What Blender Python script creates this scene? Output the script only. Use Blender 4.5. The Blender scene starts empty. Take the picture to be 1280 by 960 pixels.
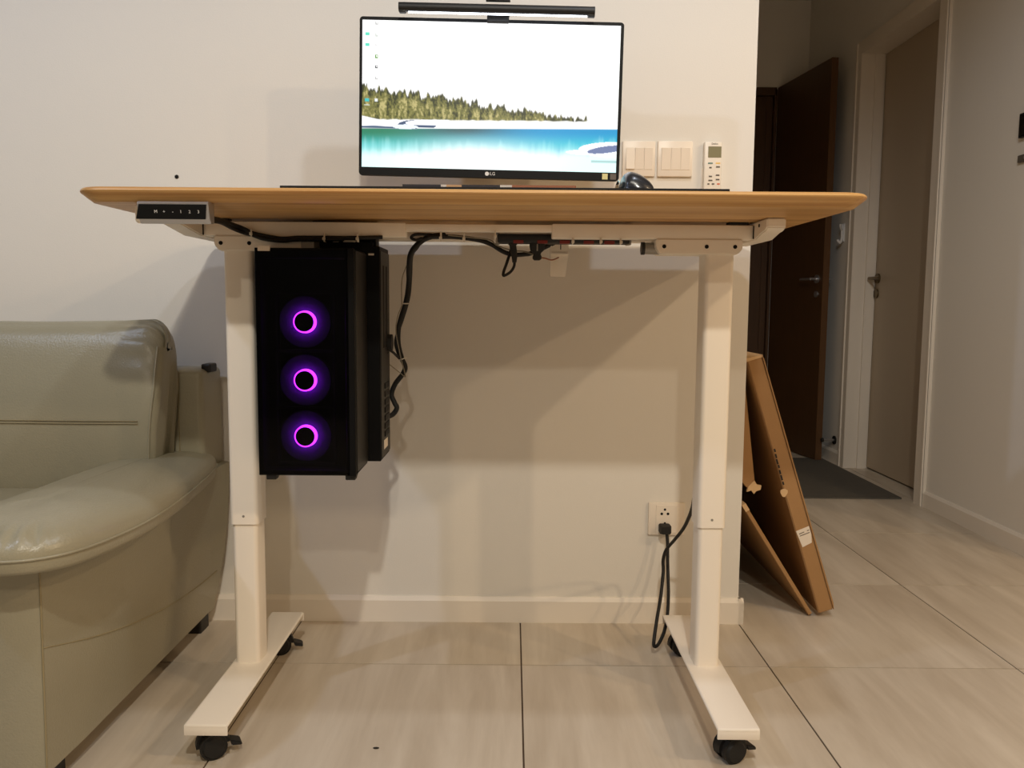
import bpy, bmesh, math, random
import numpy as np
from mathutils import Vector, Matrix

random.seed(4)
scn = bpy.context.scene
COL = scn.collection
PI = math.pi

# ------------------------------------------------------------------ camera
F, PITCH, ROLL, CAMH = 1035.0, math.atan(99 / 1035.0), math.radians(0.45), 0.872
cd = bpy.data.cameras.new('camera')
cd.sensor_width = 36.0
cd.lens = 36.0 * F / 1280.0
cd.clip_start = 0.05
cam = bpy.data.objects.new('camera', cd)
COL.objects.link(cam)
cam.matrix_world = (Matrix.Translation((0, 0, CAMH)) @ Matrix.Rotation(PI / 2 - PITCH, 4, 'X')
                    @ Matrix.Rotation(ROLL, 4, 'Z'))
scn.camera = cam
scn.view_settings.view_transform = 'Standard'
scn.view_settings.look = 'None'
scn.view_settings.exposure = 0.15
scn.view_settings.gamma = 1.0
scn.view_settings.use_curve_mapping = False

# ------------------------------------------------------------------ world + ceiling lamps
w = bpy.data.worlds.new('world')
scn.world = w
w.use_nodes = True
w.node_tree.nodes['Background'].inputs[0].default_value = (0, 0, 0, 1)


def spot(name, loc, power, col, target=None, angle=150, blend=0.25, radius=0.05):
    l = bpy.data.lights.new(name, 'SPOT')
    l.energy = power
    l.color = col
    l.shadow_soft_size = radius
    l.spot_size = math.radians(angle)
    l.spot_blend = blend
    o = bpy.data.objects.new(name, l)
    COL.objects.link(o)
    o.location = loc
    t = Vector(target) if target else Vector(loc) - Vector((0, 0, 1))
    o.rotation_euler = (t - Vector(loc)).to_track_quat('-Z', 'Y').to_euler()
    return o


for nm, loc, (lr, lg_, lb_) in (('ceiling_downlight_over_desk_offscreen', (0.45, 1.08, 2.70), (27, 29, 32)),
                                ('ceiling_downlight_middle_offscreen', (0.1, -0.55, 2.70), (104, 97, 84)),
                                ('ceiling_downlight_back_offscreen', (0.0, -2.1, 2.70), (52, 46, 37)),
                                ('ceiling_downlight_right_offscreen', (2.45, -0.2, 2.70), (73, 54, 34)),
                                ('ceiling_downlight_far_right_offscreen', (3.7, -0.3, 2.70), (80, 56, 33)),
                                ('ceiling_downlight_left_offscreen', (-2.0, 0.5, 2.70), (32, 38, 50))):
    pw = max(lr, lg_, lb_)
    spot(nm, loc, pw, (lr / pw, lg_ / pw, lb_ / pw), angle=165, blend=0.3, radius=0.045)


# ------------------------------------------------------------------ photo pixel -> place
def ray(u, v):
    x, y = u - 640, v - 480
    c, s = math.cos(ROLL), math.sin(ROLL)
    x, y = c * x + s * y, -s * x + c * y
    d = (x / F, 1.0, -y / F)
    cp, sp = math.cos(PITCH), math.sin(PITCH)
    return Vector((d[0], cp * d[1] + sp * d[2], -sp * d[1] + cp * d[2]))


CP = Vector((0, 0, CAMH))


def onY(u, v, Y):
    d = ray(u, v)
    return CP + d * (Y / d.y)


def onX(u, v, X):
    d = ray(u, v)
    return CP + d * (X / d.x)


def onZ(u, v, z):
    d = ray(u, v)
    return CP + d * ((z - CAMH) / d.z)


# ------------------------------------------------------------------ materials
MATS = {}


def lin(c):
    return tuple((x / 12.92 if x <= 0.04045 else ((x + 0.055) / 1.055) ** 2.4) for x in c)


def rgb(r, g, b):
    return lin((r / 255, g / 255, b / 255)) + (1.0,)


def mat(name, col, rough=0.5, metal=0.0, bump=0.0, bscale=200.0, var=0.0, vscale=3.0, spec=0.5, coat=0.0,
        emit=None, estr=0.0, stretch=None):
    m = bpy.data.materials.new(name)
    m.use_nodes = True
    nt = m.node_tree
    b = nt.nodes['Principled BSDF']
    b.inputs['Base Color'].default_value = col
    b.inputs['Roughness'].default_value = rough
    b.inputs['Metallic'].default_value = metal
    b.inputs['Specular IOR Level'].default_value = spec
    b.inputs['Coat Weight'].default_value = coat
    if emit:
        b.inputs['Emission Color'].default_value = emit
        b.inputs['Emission Strength'].default_value = estr
    tc = nt.nodes.new('ShaderNodeTexCoord')
    src = tc.outputs['Object']
    if stretch:
        mp = nt.nodes.new('ShaderNodeMapping')
        mp.inputs['Scale'].default_value = stretch
        nt.links.new(src, mp.inputs[0])
        src = mp.outputs[0]
    n = nt.nodes.new('ShaderNodeTexNoise')
    n.inputs['Scale'].default_value = vscale
    n.inputs['Detail'].default_value = 5
    nt.links.new(src, n.inputs['Vector'])
    mx = nt.nodes.new('ShaderNodeMix')
    mx.data_type = 'RGBA'
    k = var
    mx.inputs['A'].default_value = (col[0] * (1 - k), col[1] * (1 - k), col[2] * (1 - k), 1)
    mx.inputs['B'].default_value = (min(1, col[0] * (1 + k)), min(1, col[1] * (1 + k)), min(1, col[2] * (1 + k)), 1)
    nt.links.new(n.outputs['Fac'], mx.inputs['Factor'])
    nt.links.new(mx.outputs['Result'], b.inputs['Base Color'])
    if bump > 0:
        n2 = nt.nodes.new('ShaderNodeTexNoise')
        n2.inputs['Scale'].default_value = bscale
        n2.inputs['Detail'].default_value = 4
        nt.links.new(tc.outputs['Object'], n2.inputs['Vector'])
        bp = nt.nodes.new('ShaderNodeBump')
        bp.inputs['Strength'].default_value = bump
        bp.inputs['Distance'].default_value = 0.002
        nt.links.new(n2.outputs['Fac'], bp.inputs['Height'])
        nt.links.new(bp.outputs[0], b.inputs['Normal'])
    MATS[name] = m
    return m


mat('wall_paint', rgb(230, 226, 218), 0.85, bump=0.12, bscale=260, var=0.02, vscale=2)
mat('wall_paint_dimmed', rgb(140, 132, 122), 0.85, var=0.02)  # unseen walls darkened from the room's off-white to cut bounce light
mat('ceiling_paint', rgb(214, 209, 200), 0.9, var=0.02)
mat('trim_paint', rgb(236, 228, 216), 0.45, var=0.02)
mat('casing_paint', rgb(230, 221, 208), 0.5, bump=0.1, bscale=80, var=0.04, stretch=(6, 6, 0.6))
mat('door_grey', rgb(184, 168, 146), 0.45, var=0.03)
mat('door_wood', rgb(76, 49, 22), 0.5, var=0.25, vscale=5, stretch=(14, 14, 0.9))
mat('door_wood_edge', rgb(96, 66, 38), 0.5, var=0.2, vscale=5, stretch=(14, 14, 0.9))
mat('grout', rgb(84, 66, 50), 0.9)
mat('white_steel', rgb(247, 238, 224), 0.38, bump=0.05, bscale=700, var=0.015)
mat('grey_steel', rgb(150, 146, 138), 0.4, metal=0.4)
mat('black_plastic', rgb(17, 17, 18), 0.5, bump=0.05, bscale=500)
mat('black_gloss', rgb(8, 8, 10), 0.12, coat=0.5)
mat('black_steel', rgb(6, 6, 7), 0.5, spec=0.15)
mat('case_plastic', rgb(9, 9, 10), 0.5, spec=0.15)
mat('dark_steel', rgb(34, 32, 29), 0.42, spec=0.25)
mat('rubber', rgb(20, 19, 18), 0.65)
mat('silver', rgb(190, 190, 192), 0.3, metal=0.85)
mat('brass_dark', rgb(120, 106, 82), 0.35, metal=0.9)
mat('hole_black', rgb(6, 5, 5), 0.9)
mat('white_plastic', rgb(240, 230, 216), 0.35, var=0.01)
mat('rocker', rgb(240, 229, 214), 0.35, var=0.01)
mat('remote_white', rgb(240, 234, 224), 0.35)
mat('lcd', rgb(140, 136, 108), 0.25)
mat('ink_grey', rgb(95, 88, 80), 0.6)
mat('ink_black', rgb(20, 20, 20), 0.6)
mat('ink_white', rgb(220, 220, 220), 0.6)
mat('btn_yellow', rgb(236, 200, 120), 0.5)
mat('btn_teal', rgb(110, 140, 135), 0.5)
mat('btn_red', rgb(210, 110, 80), 0.5)
mat('leather', rgb(156, 150, 128), 0.30, bump=0.35, bscale=240, var=0.06, vscale=6)
mat('leather_seam', rgb(150, 138, 106), 0.5)
mat('sofa_foot', rgb(22, 18, 15), 0.5)
mat('cardboard', rgb(163, 124, 80), 0.85, bump=0.2, bscale=90, var=0.10, vscale=9)
mat('cardboard_torn', rgb(206, 172, 128), 0.9, var=0.1, vscale=40)
mat('paper_white', rgb(228, 216, 200), 0.6)
mat('doormat', rgb(92, 88, 80), 0.95, bump=0.6, bscale=350, var=0.12, vscale=60)
mat('red_socket', rgb(120, 30, 24), 0.4)
mat('keyboard_edge_brown', rgb(150, 92, 62), 0.5)
mat('keyboard_edge_dark', rgb(36, 30, 38), 0.5)
mat('keyboard_edge_tan', rgb(190, 150, 110), 0.5)
mat('keycap', rgb(205, 196, 188), 0.5)
mat('bezel_black', rgb(14, 15, 16), 0.5, spec=0.2)
mat('mat_black', rgb(14, 14, 14), 0.8, bump=0.3, bscale=600)
mat('mouse_black', rgb(28, 32, 40), 0.28, coat=0.3)
mat('zip_tie', rgb(225, 218, 205), 0.4)
mat('grey_cable', rgb(150, 140, 120), 0.5)
mat('sticker_yellow', rgb(214, 208, 150), 0.5)
mat('led_white', rgb(255, 255, 255), 0.5, emit=(0.85, 0.9, 1.0, 1), estr=7.0)
mat('led_purple', rgb(120, 20, 200), 0.5, emit=(0.40, 0.02, 1.0, 1), estr=26)
mat('fan_blade', rgb(40, 36, 50), 0.5, spec=0.2)
mat('light_collar', rgb(74, 68, 84), 0.7, spec=0.1)
mat('fan_frame', rgb(14, 14, 16), 0.6)
mat('crumb', rgb(40, 34, 28), 0.8)


def m_floor():
    m = bpy.data.materials.new('tile_porcelain')
    m.use_nodes = True
    nt = m.node_tree
    b = nt.nodes['Principled BSDF']
    g = nt.nodes.new('ShaderNodeNewGeometry')
    oi = nt.nodes.new('ShaderNodeObjectInfo')
    add = nt.nodes.new('ShaderNodeVectorMath')
    add.operation = 'MULTIPLY_ADD'
    add.inputs[1].default_value = (7.0, 3.0, 0)
    nt.links.new(oi.outputs['Random'], add.inputs[0])
    nt.links.new(g.outputs['Position'], add.inputs[2])
    mp = nt.nodes.new('ShaderNodeMapping')
    mp.inputs['Rotation'].default_value = (0, 0, math.radians(28))
    mp.inputs['Scale'].default_value = (7.0, 0.8, 1)
    nt.links.new(add.outputs[0], mp.inputs[0])
    n = nt.nodes.new('ShaderNodeTexNoise')
    n.inputs['Scale'].default_value = 1.8
    n.inputs['Detail'].default_value = 7
    n.inputs['Roughness'].default_value = 0.6
    n.inputs['Distortion'].default_value = 0.4
    nt.links.new(mp.outputs[0], n.inputs['Vector'])
    r = nt.nodes.new('ShaderNodeValToRGB')
    e = r.color_ramp.elements
    e[0].position, e[0].color = 0.3, rgb(186, 172, 153)
    e[1].position, e[1].color = 0.72, rgb(216, 205, 188)
    nt.links.new(n.outputs['Fac'], r.inputs[0])
    nt.links.new(r.outputs[0], b.inputs['Base Color'])
    b.inputs['Roughness'].default_value = 0.33
    b.inputs['Specular IOR Level'].default_value = 0.45
    n2 = nt.nodes.new('ShaderNodeTexNoise')
    n2.inputs['Scale'].default_value = 6
    nt.links.new(add.outputs[0], n2.inputs['Vector'])
    mr = nt.nodes.new('ShaderNodeMapRange')
    mr.inputs['To Min'].default_value = 0.28
    mr.inputs['To Max'].default_value = 0.42
    nt.links.new(n2.outputs['Fac'], mr.inputs[0])
    nt.links.new(mr.outputs[0], b.inputs['Roughness'])
    MATS['tile'] = m


def m_bamboo():
    m = bpy.data.materials.new('bamboo')
    m.use_nodes = True
    nt = m.node_tree
    b = nt.nodes['Principled BSDF']
    tc = nt.nodes.new('ShaderNodeTexCoord')
    mp = nt.nodes.new('ShaderNodeMapping')
    mp.inputs['Scale'].default_value = (1.2, 46, 120)
    nt.links.new(tc.outputs['Object'], mp.inputs[0])
    n = nt.nodes.new('ShaderNodeTexNoise')
    n.inputs['Scale'].default_value = 1.0
    n.inputs['Detail'].default_value = 6
    nt.links.new(mp.outputs[0], n.inputs['Vector'])
    mp2 = nt.nodes.new('ShaderNodeMapping')
    mp2.inputs['Scale'].default_value = (5, 300, 300)
    nt.links.new(tc.outputs['Object'], mp2.inputs[0])
    n2 = nt.nodes.new('ShaderNodeTexNoise')
    n2.inputs['Scale'].default_value = 1.0
    nt.links.new(mp2.outputs[0], n2.inputs['Vector'])
    mx = nt.nodes.new('ShaderNodeMath')
    mx.operation = 'MULTIPLY_ADD'
    mx.inputs[1].default_value = 0.35
    nt.links.new(n2.outputs['Fac'], mx.inputs[0])
    nt.links.new(n.outputs['Fac'], mx.inputs[2])
    r = nt.nodes.new('ShaderNodeValToRGB')
    e = r.color_ramp.elements
    e[0].position, e[0].color = 0.45, rgb(178, 128, 70)
    e[1].position, e[1].color = 0.92, rgb(222, 180, 118)
    nt.links.new(mx.outputs[0], r.inputs[0])
    nt.links.new(r.outputs[0], b.inputs['Base Color'])
    b.inputs['Roughness'].default_value = 0.4
    MATS['bamboo'] = m


def m_glass():
    m = bpy.data.materials.new('tinted_glass')
    m.use_nodes = True
    nt = m.node_tree
    nt.nodes.clear()
    o = nt.nodes.new('ShaderNodeOutputMaterial')
    t = nt.nodes.new('ShaderNodeBsdfTransparent')
    t.inputs[0].default_value = (0.42, 0.40, 0.45, 1)
    g = nt.nodes.new('ShaderNodeBsdfGlossy')
    g.inputs['Roughness'].default_value = 0.03
    fr = nt.nodes.new('ShaderNodeFresnel')
    fr.inputs[0].default_value = 1.22
    mx = nt.nodes.new('ShaderNodeMixShader')
    nt.links.new(fr.outputs[0], mx.inputs[0])
    nt.links.new(t.outputs[0], mx.inputs[1])
    nt.links.new(g.outputs[0], mx.inputs[2])
    nt.links.new(mx.outputs[0], o.inputs[0])
    MATS['glass'] = m


def m_screen():
    m = bpy.data.materials.new('screen_picture')
    m.use_nodes = True
    nt = m.node_tree
    b = nt.nodes['Principled BSDF']
    a = nt.nodes.new('ShaderNodeAttribute')
    a.attribute_name = 'picture'
    b.inputs['Base Color'].default_value = (0.01, 0.01, 0.01, 1)
    b.inputs['Roughness'].default_value = 0.35
    nt.links.new(a.outputs['Color'], b.inputs['Emission Color'])
    b.inputs['Emission Strength'].default_value = 1.0
    MATS['screen'] = m


m_floor(); m_bamboo(); m_glass(); m_screen()

# ------------------------------------------------------------------ object helpers
ORI = {}


def tag(o, label=None, cat=None, group=None, kind=None):
    if label: o['label'] = label
    if cat: o['category'] = cat
    if group: o['group'] = group
    if kind: o['kind'] = kind
    return o


def thing(name, loc, label, cat, group=None):
    o = bpy.data.objects.new(name, None)
    o.empty_display_size = 0.05
    COL.objects.link(o)
    o.location = loc
    ORI[o.name] = Vector(loc)
    return tag(o, label, cat, group)


def obj(name, bm, m, parent=None, smooth=False, origin=None):
    """world-space bmesh -> one mesh object (parts share their thing's origin)"""
    if parent is not None:
        org = ORI[parent.name]
    elif origin is not None:
        org = Vector(origin)
    else:
        xs = [v.co for v in bm.verts]
        lo = Vector((min(c.x for c in xs), min(c.y for c in xs), min(c.z for c in xs)))
        hi = Vector((max(c.x for c in xs), max(c.y for c in xs), max(c.z for c in xs)))
        org = Vector(((lo.x + hi.x) / 2, (lo.y + hi.y) / 2, lo.z))
    bmesh.ops.recalc_face_normals(bm, faces=bm.faces[:])
    bmesh.ops.translate(bm, verts=bm.verts[:], vec=-org)
    me = bpy.data.meshes.new(name)
    bm.to_mesh(me)
    bm.free()
    if smooth:
        me.polygons.foreach_set('use_smooth', [True] * len(me.polygons))
        if smooth != 'all':
            me.set_sharp_from_angle(angle=math.radians(40))
    me.materials.append(MATS[m])
    o = bpy.data.objects.new(name, me)
    COL.objects.link(o)
    if parent is not None:
        o.parent = parent
    else:
        o.location = org
    ORI[o.name] = org
    return o


def box(x0, x1, y0, y1, z0, z1, bev=0.0, seg=2, bm=None):
    nb = bmesh.new()
    bmesh.ops.create_cube(nb, size=1)
    for v in nb.verts:
        v.co = Vector(((x0 + x1) / 2 + v.co.x * (x1 - x0), (y0 + y1) / 2 + v.co.y * (y1 - y0),
                       (z0 + z1) / 2 + v.co.z * (z1 - z0)))
    if bev > 0:
        bmesh.ops.bevel(nb, geom=nb.edges[:], offset=bev, segments=seg, affect='EDGES', profile=0.5)
    return merge(bm, nb)


def merge(bm, nb):
    if bm is None:
        return nb
    me = bpy.data.meshes.new('tmp')
    nb.to_mesh(me)
    nb.free()
    bm.from_mesh(me)
    bpy.data.meshes.remove(me)
    return bm


def xf(bm, M):
    bmesh.ops.transform(bm, matrix=M, verts=bm.verts[:])
    return bm


def about(p, ang, axis):
    p = Vector(p)
    return Matrix.Translation(p) @ Matrix.Rotation(ang, 4, axis) @ Matrix.Translation(-p)


def loft(rings, cap=True, closed=True, bm=None):
    nb = bmesh.new()
    R = [[nb.verts.new(p) for p in r] for r in rings]
    n = len(R[0])
    for a, b in zip(R, R[1:]):
        for i in range(n if closed else n - 1):
            j = (i + 1) % n
            nb.faces.new((a[i], a[j], b[j], b[i]))
    if cap:
        nb.faces.new(R[0][::-1])
        nb.faces.new(R[-1])
    return merge(bm, nb)


def rrect(x0, x1, y0, y1, r, n=6):
    pts = []
    for cx, cy, a0 in ((x1 - r, y1 - r, 0), (x0 + r, y1 - r, 90), (x0 + r, y0 + r, 180), (x1 - r, y0 + r, 270)):
        for k in range(n + 1):
            a = math.radians(a0 + 90 * k / n)
            pts.append((cx + r * math.cos(a), cy + r * math.sin(a)))
    return pts


def vtube(x0, x1, y0, y1, z0, z1, r, n=6):
    return loft([[(x, y, z) for x, y in rrect(x0, x1, y0, y1, r, n)] for z in (z0, z1)])


def prism(poly, axis, a0, a1, bev=0.0, bm=None):
    """extrude a 2-D polygon: axis 'X' -> (y,z), 'Y' -> (x,z), 'Z' -> (x,y)"""
    def p3(p, a):
        return {'X': (a, p[0], p[1]), 'Y': (p[0], a, p[1]), 'Z': (p[0], p[1], a)}[axis]
    nb = loft([[p3(p, a) for p in poly] for a in (a0, a1)])
    if bev > 0:
        bmesh.ops.recalc_face_normals(nb, faces=nb.faces[:])
        es = [e for e in nb.edges if len(e.link_faces) == 2 and e.calc_face_angle(0) > 0.6]
        bmesh.ops.bevel(nb, geom=es, offset=bev, segments=2, affect='EDGES')
    return merge(bm, nb)


def cyl(p0, p1, r, n=16, r2=None, bm=None):
    p0, p1 = Vector(p0), Vector(p1)
    d = p1 - p0
    q = d.to_track_quat('Z', 'Y').to_matrix()
    r2 = r if r2 is None else r2
    rings = []
    for p, rr in ((p0, r), (p1, r2)):
        rings.append([p + q @ Vector((rr * math.cos(2 * PI * k / n), rr * math.sin(2 * PI * k / n), 0)) for k in range(n)])
    return loft(rings, bm=bm)


def smooth_path(pts, per=8, closed=False):
    P = [Vector(p) for p in pts]
    n = len(P)
    out = []
    for i in range(n if closed else n - 1):
        if closed:
            a, b, c, d = P[(i - 1) % n], P[i], P[(i + 1) % n], P[(i + 2) % n]
        else:
            a, b, c, d = P[max(i - 1, 0)], P[i], P[i + 1], P[min(i + 2, n - 1)]
        for k in range(per):
            t = k / per
            out.append(0.5 * ((2 * b) + (c - a) * t + (2 * a - 5 * b + 4 * c - d) * t * t + (3 * b - a - 3 * c + d) * t ** 3))
    if not closed:
        out.append(P[-1])
    return out


def tube(pts, r, n=8, per=8, closed=False, bm=None, smooth=True):
    path = smooth_path(pts, per, closed) if smooth else [Vector(p) for p in pts]
    rings = []
    up = Vector((0.13, 0.31, 0.94)).normalized()
    m = len(path)
    for i, p in enumerate(path):
        if closed:
            t = path[(i + 1) % m] - path[i - 1]
        else:
            t = path[min(i + 1, m - 1)] - path[max(i - 1, 0)]
        t.normalize()
        x = t.cross(up)
        if x.length < 1e-3:
            x = t.cross(Vector((1, 0, 0)))
        x.normalize()
        up = x.cross(t).normalized()
        rings.append([p + r * (math.cos(2 * PI * k / n) * x + math.sin(2 * PI * k / n) * up) for k in range(n)])
    if closed:
        rings.append(rings[0])
        nb = loft(rings, cap=False)
        bmesh.ops.remove_doubles(nb, verts=nb.verts[:], dist=1e-6)
        return merge(bm, nb)
    return loft(rings, bm=bm)


def disc(c, axis, r, t, n=24):
    c = Vector(c)
    a = Vector(axis).normalized()
    return cyl(c - a * t / 2, c + a * t / 2, r, n)


def text(name, s, size, loc, rot, m, parent, extrude=0.0002):
    cu = bpy.data.curves.new('txt', 'FONT')
    cu.body = s
    cu.size = size
    cu.extrude = extrude
    cu.align_x = 'CENTER'
    cu.align_y = 'CENTER'
    o = bpy.data.objects.new('txt', cu)
    COL.objects.link(o)
    dg = bpy.context.evaluated_depsgraph_get()
    me = bpy.data.meshes.new_from_object(o.evaluated_get(dg))
    bpy.data.objects.remove(o)
    bm = bmesh.new()
    bm.from_mesh(me)
    bpy.data.meshes.remove(me)
    bmesh.ops.transform(bm, matrix=Matrix.Translation(loc) @ rot.to_4x4(), verts=bm.verts[:])
    return obj(name, bm, m, parent)


FACE = Matrix.Rotation(PI / 2, 3, 'X')      # text standing up, read from -Y


def struct(name, bm, m, label=None, parent=None, smooth=False):
    o = obj(name, bm, m, parent, smooth)
    if parent is None:
        o['kind'] = 'structure'
        if label: o['label'] = label
    return o


# ================================================================== the setting
WY = 2.222            # face of the wall behind the desk
WX = 0.63             # its free corner
HX = 1.825            # right wall of the corridor
FY = 5.30             # far wall of the corridor
CH = 2.75
RX, LX, BY = 4.8, -3.0, -2.9

fl = struct('floor', box(LX, RX, BY, 7.0, -0.06, -0.0022), 'grout', 'beige porcelain tiled floor with thin dark grout lines')
px, py, gx, gy = 0.603, 0.606, 0.028, 1.94
tb = box(-px / 2 + 0.0019, px / 2 - 0.0019, -py / 2 + 0.0019, py / 2 - 0.0019, -0.008, 0.0)
t0 = obj('tile', tb, 'tile', fl)
tme = t0.data
bpy.data.objects.remove(t0)
forg = ORI['floor']
# tile mesh was written relative to the floor origin: bring it back to its own centre
tme.transform(Matrix.Translation(forg))
for i in range(-6, 9):
    for j in range(-9, 9):
        cx, cy = gx + (i + 0.5) * px, gy + (j + 0.5) * py
        if cx - px / 2 < LX - 0.4 or cx + px / 2 > RX + 0.4 or cy - py / 2 < BY - 0.4 or cy > 7.0:
            continue
        t = bpy.data.objects.new('tile', tme)
        COL.objects.link(t)
        t.parent = fl
        t.location = Vector((cx, cy, 0)) - forg

struct('ceiling', box(LX, RX, BY, 7.0, CH, CH + 0.1), 'ceiling_paint', 'white painted ceiling of the room')
struct('wall_back', box(LX, WX, WY, WY + 0.13, 0, CH), 'wall_paint', 'off white painted wall behind the standing desk')
struct('wall_corridor_left', box(WX - 0.13, WX, WY + 0.13, FY, 0, CH), 'wall_paint', 'corridor side of the off white wall')
struct('wall_left', box(LX - 0.1, LX, BY, WY + 0.13, 0, CH), 'wall_paint_dimmed', 'plain wall left of the sofa')
struct('wall_front', box(LX - 0.1, RX + 0.1, BY - 0.1, BY, 0, CH), 'wall_paint_dimmed', 'plain wall facing the desk')
struct('wall_side', box(RX, RX + 0.1, BY, 2.9, 0, CH), 'wall_paint_dimmed', 'plain wall on the far right of the room')
struct('wall_return', box(HX, RX + 0.1, 2.78, 2.90, 0, CH), 'wall_paint', 'short wall beside the corridor mouth')
DY0, DY1, DZ = 3.66, 4.46, 2.19
wr = bmesh.new()
for a in ((HX, HX + 0.13, 2.90, DY0, 0, CH), (HX, HX + 0.13, DY1, FY, 0, CH), (HX, HX + 0.13, DY0, DY1, DZ, CH)):
    box(*a, bm=wr)
struct('wall_right', wr, 'wall_paint', 'right corridor wall with a white framed door')
OX0, OX1, OZ = 0.80, 1.63, 2.215
wf = bmesh.new()
for a in ((WX - 0.13, OX0, FY, FY + 0.12, 0, CH), (OX1, HX + 0.13, FY, FY + 0.12, 0, CH), (OX0, OX1, FY, FY + 0.12, OZ, CH)):
    box(*a, bm=wf)
struct('wall_far', wf, 'wall_paint', 'end wall of the corridor with a dark doorway')

def skirting(name, p0, p1, out, label):
    """baseboard: run from p0 to p1 (x,y), thickness towards `out`"""
    p0, p1, out = Vector((*p0, 0)), Vector((*p1, 0)), Vector((*out, 0))
    prof = [(-0.002, -0.001), (0.0125, -0.001), (0.0125, 0.060), (0.005, 0.071), (-0.002, 0.071)]
    return struct(name, loft([[p + out * a + Vector((0, 0, z)) for a, z in prof] for p in (p0, p1)]), 'trim_paint', label)


skirting('baseboard_back', (LX, WY), (WX + 0.0125, WY), (0, -1), 'white baseboard along the wall behind the desk')
skirting('baseboard_corridor_left', (WX, WY - 0.0125), (WX, FY), (1, 0), 'white baseboard on the corridor side of the wall')
skirting('baseboard_right', (HX, 2.775), (HX, 3.59), (-1, 0), 'white baseboard along the right corridor wall before the door')
skirting('baseboard_right_far', (HX, 4.53), (HX, FY), (-1, 0), 'white baseboard past the grey door')

# door_1: grey door set back in the right wall, with white casing
d1 = obj('door_1', box(HX + 0.11, HX + 0.15, DY0 + 0.004, DY1 - 0.004, 0.008, DZ - 0.004, 0.002), 'door_grey')
tag(d1, 'closed grey door with steel lever in the right corridor wall', kind='structure')
h = onX(1098, 348, HX + 0.11)
k = onX(1096, 367, HX + 0.11)
rose = obj('handle_rose', cyl((HX + 0.112, h.y, h.z), (HX + 0.10, h.y, h.z), 0.026, 20), 'brass_dark', d1, True)
lv = cyl((HX + 0.10, h.y, h.z), (HX + 0.058, h.y, h.z), 0.008, 12)
tube([(HX + 0.062, h.y + 0.005, h.z), (HX + 0.06, h.y - 0.05, h.z), (HX + 0.062, h.y - 0.115, h.z)], 0.008, bm=lv)
obj('lever', lv, 'brass_dark', d1, True)
obj('key_escutcheon', cyl((HX + 0.112, k.y, k.z), (HX + 0.102, k.y, k.z), 0.025, 20), 'brass_dark', d1, True)
tr = thing('trim_1', (HX, 4.05, 0), 'white door casing around the grey corridor door', None)
tr['kind'] = 'structure'
for a in ((DY0 - 0.075, DY0), (DY1, DY1 + 0.06)):
    obj('casing_upright', box(HX - 0.016, HX + 0.004, a[0], a[1], 0, DZ + 0.0), 'casing_paint', tr)
    obj('casing_bead', box(HX - 0.022, HX - 0.012, a[0] + (0.0 if a[0] < 4 else 0.045), a[0] + (0.015 if a[0] < 4 else 0.06), 0, DZ + 0.06, 0.002), 'casing_paint', tr)
obj('casing_head', box(HX - 0.016, HX + 0.004, DY0 - 0.075, DY1 + 0.06, DZ, DZ + 0.065), 'casing_paint', tr)
for y0, y1 in ((DY0 - 0.002, DY0 + 0.003), (DY1 - 0.003, DY1 + 0.002)):
    obj('jamb', box(HX - 0.015, HX + 0.115, y0, y1, 0, DZ), 'casing_paint', tr)
obj('jamb_stop', box(HX + 0.055, HX + 0.10, DY1 - 0.014, DY1 - 0.002, 0, DZ), 'casing_paint', tr)
obj('head_jamb', box(HX - 0.015, HX + 0.115, DY0, DY1, DZ - 0.003, DZ + 0.002), 'casing_paint', tr)

# door_2: brown door standing open, and its frame
hx, hy, ex, ey = 1.655, FY - 0.005, 1.745, 4.655
ang = math.atan2(ey - hy, ex - hx)
dl = math.hypot(ex - hx, ey - hy)
M2 = Matrix.Translation((hx, hy, 0)) @ Matrix.Rotation(ang, 4, 'Z')
d2 = obj('door_2', xf(box(0, dl, -0.018, 0.018, 0.008, OZ + 0.01), M2), 'door_wood', origin=(hx, hy, 0))
tag(d2, 'open brown wooden door at the end of the corridor', kind='structure')
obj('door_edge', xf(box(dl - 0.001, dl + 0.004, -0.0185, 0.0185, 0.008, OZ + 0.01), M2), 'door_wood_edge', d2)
hz = 1.03
for s in (-1, 1):
    lv = cyl((dl - 0.06, s * 0.018, hz), (dl - 0.06, s * 0.062, hz), 0.009, 12)
    tube([(dl - 0.055, s * 0.058, hz), (dl - 0.11, s * 0.06, hz), (dl - 0.18, s * 0.056, hz)], 0.008, bm=lv)
    cyl((dl - 0.06, s * 0.017, hz), (dl - 0.06, s * 0.026, hz), 0.024, 18, bm=lv)
    obj('lever', xf(lv, M2), 'silver', d2, True)
    obj('key_escutcheon', xf(cyl((dl - 0.06, s * 0.017, hz - 0.085), (dl - 0.06, s * 0.026, hz - 0.085), 0.018, 18), M2), 'silver', d2, True)
tr2 = thing('trim_2', (1.2, FY, 0), 'brown wooden frame of the dark doorway at the corridor end', None)
tr2['kind'] = 'structure'
obj('frame_upright', box(OX0 - 0.0, OX0 + 0.035, FY - 0.012, FY + 0.13, 0, OZ), 'door_wood', tr2)
obj('frame_upright', box(OX1 - 0.012, OX1 + 0.004, FY - 0.012, FY + 0.13, 0, OZ), 'door_wood', tr2)
obj('frame_head', box(OX0, OX1, FY - 0.012, FY + 0.13, OZ - 0.035, OZ + 0.012), 'door_wood', tr2)

d3 = obj('door_3', box(OX0 + 0.035, OX1 - 0.014, FY + 0.03, FY + 0.07, 0.008, OZ - 0.035, 0.002), 'door_wood')
tag(d3, 'closed brown wooden leaf in the doorway at the corridor end', kind='structure')
obj('meeting_strip', box(OX1 - 0.05, OX1 - 0.014, FY + 0.022, FY + 0.032, 0.01, OZ - 0.036), 'door_wood', d3)

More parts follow.
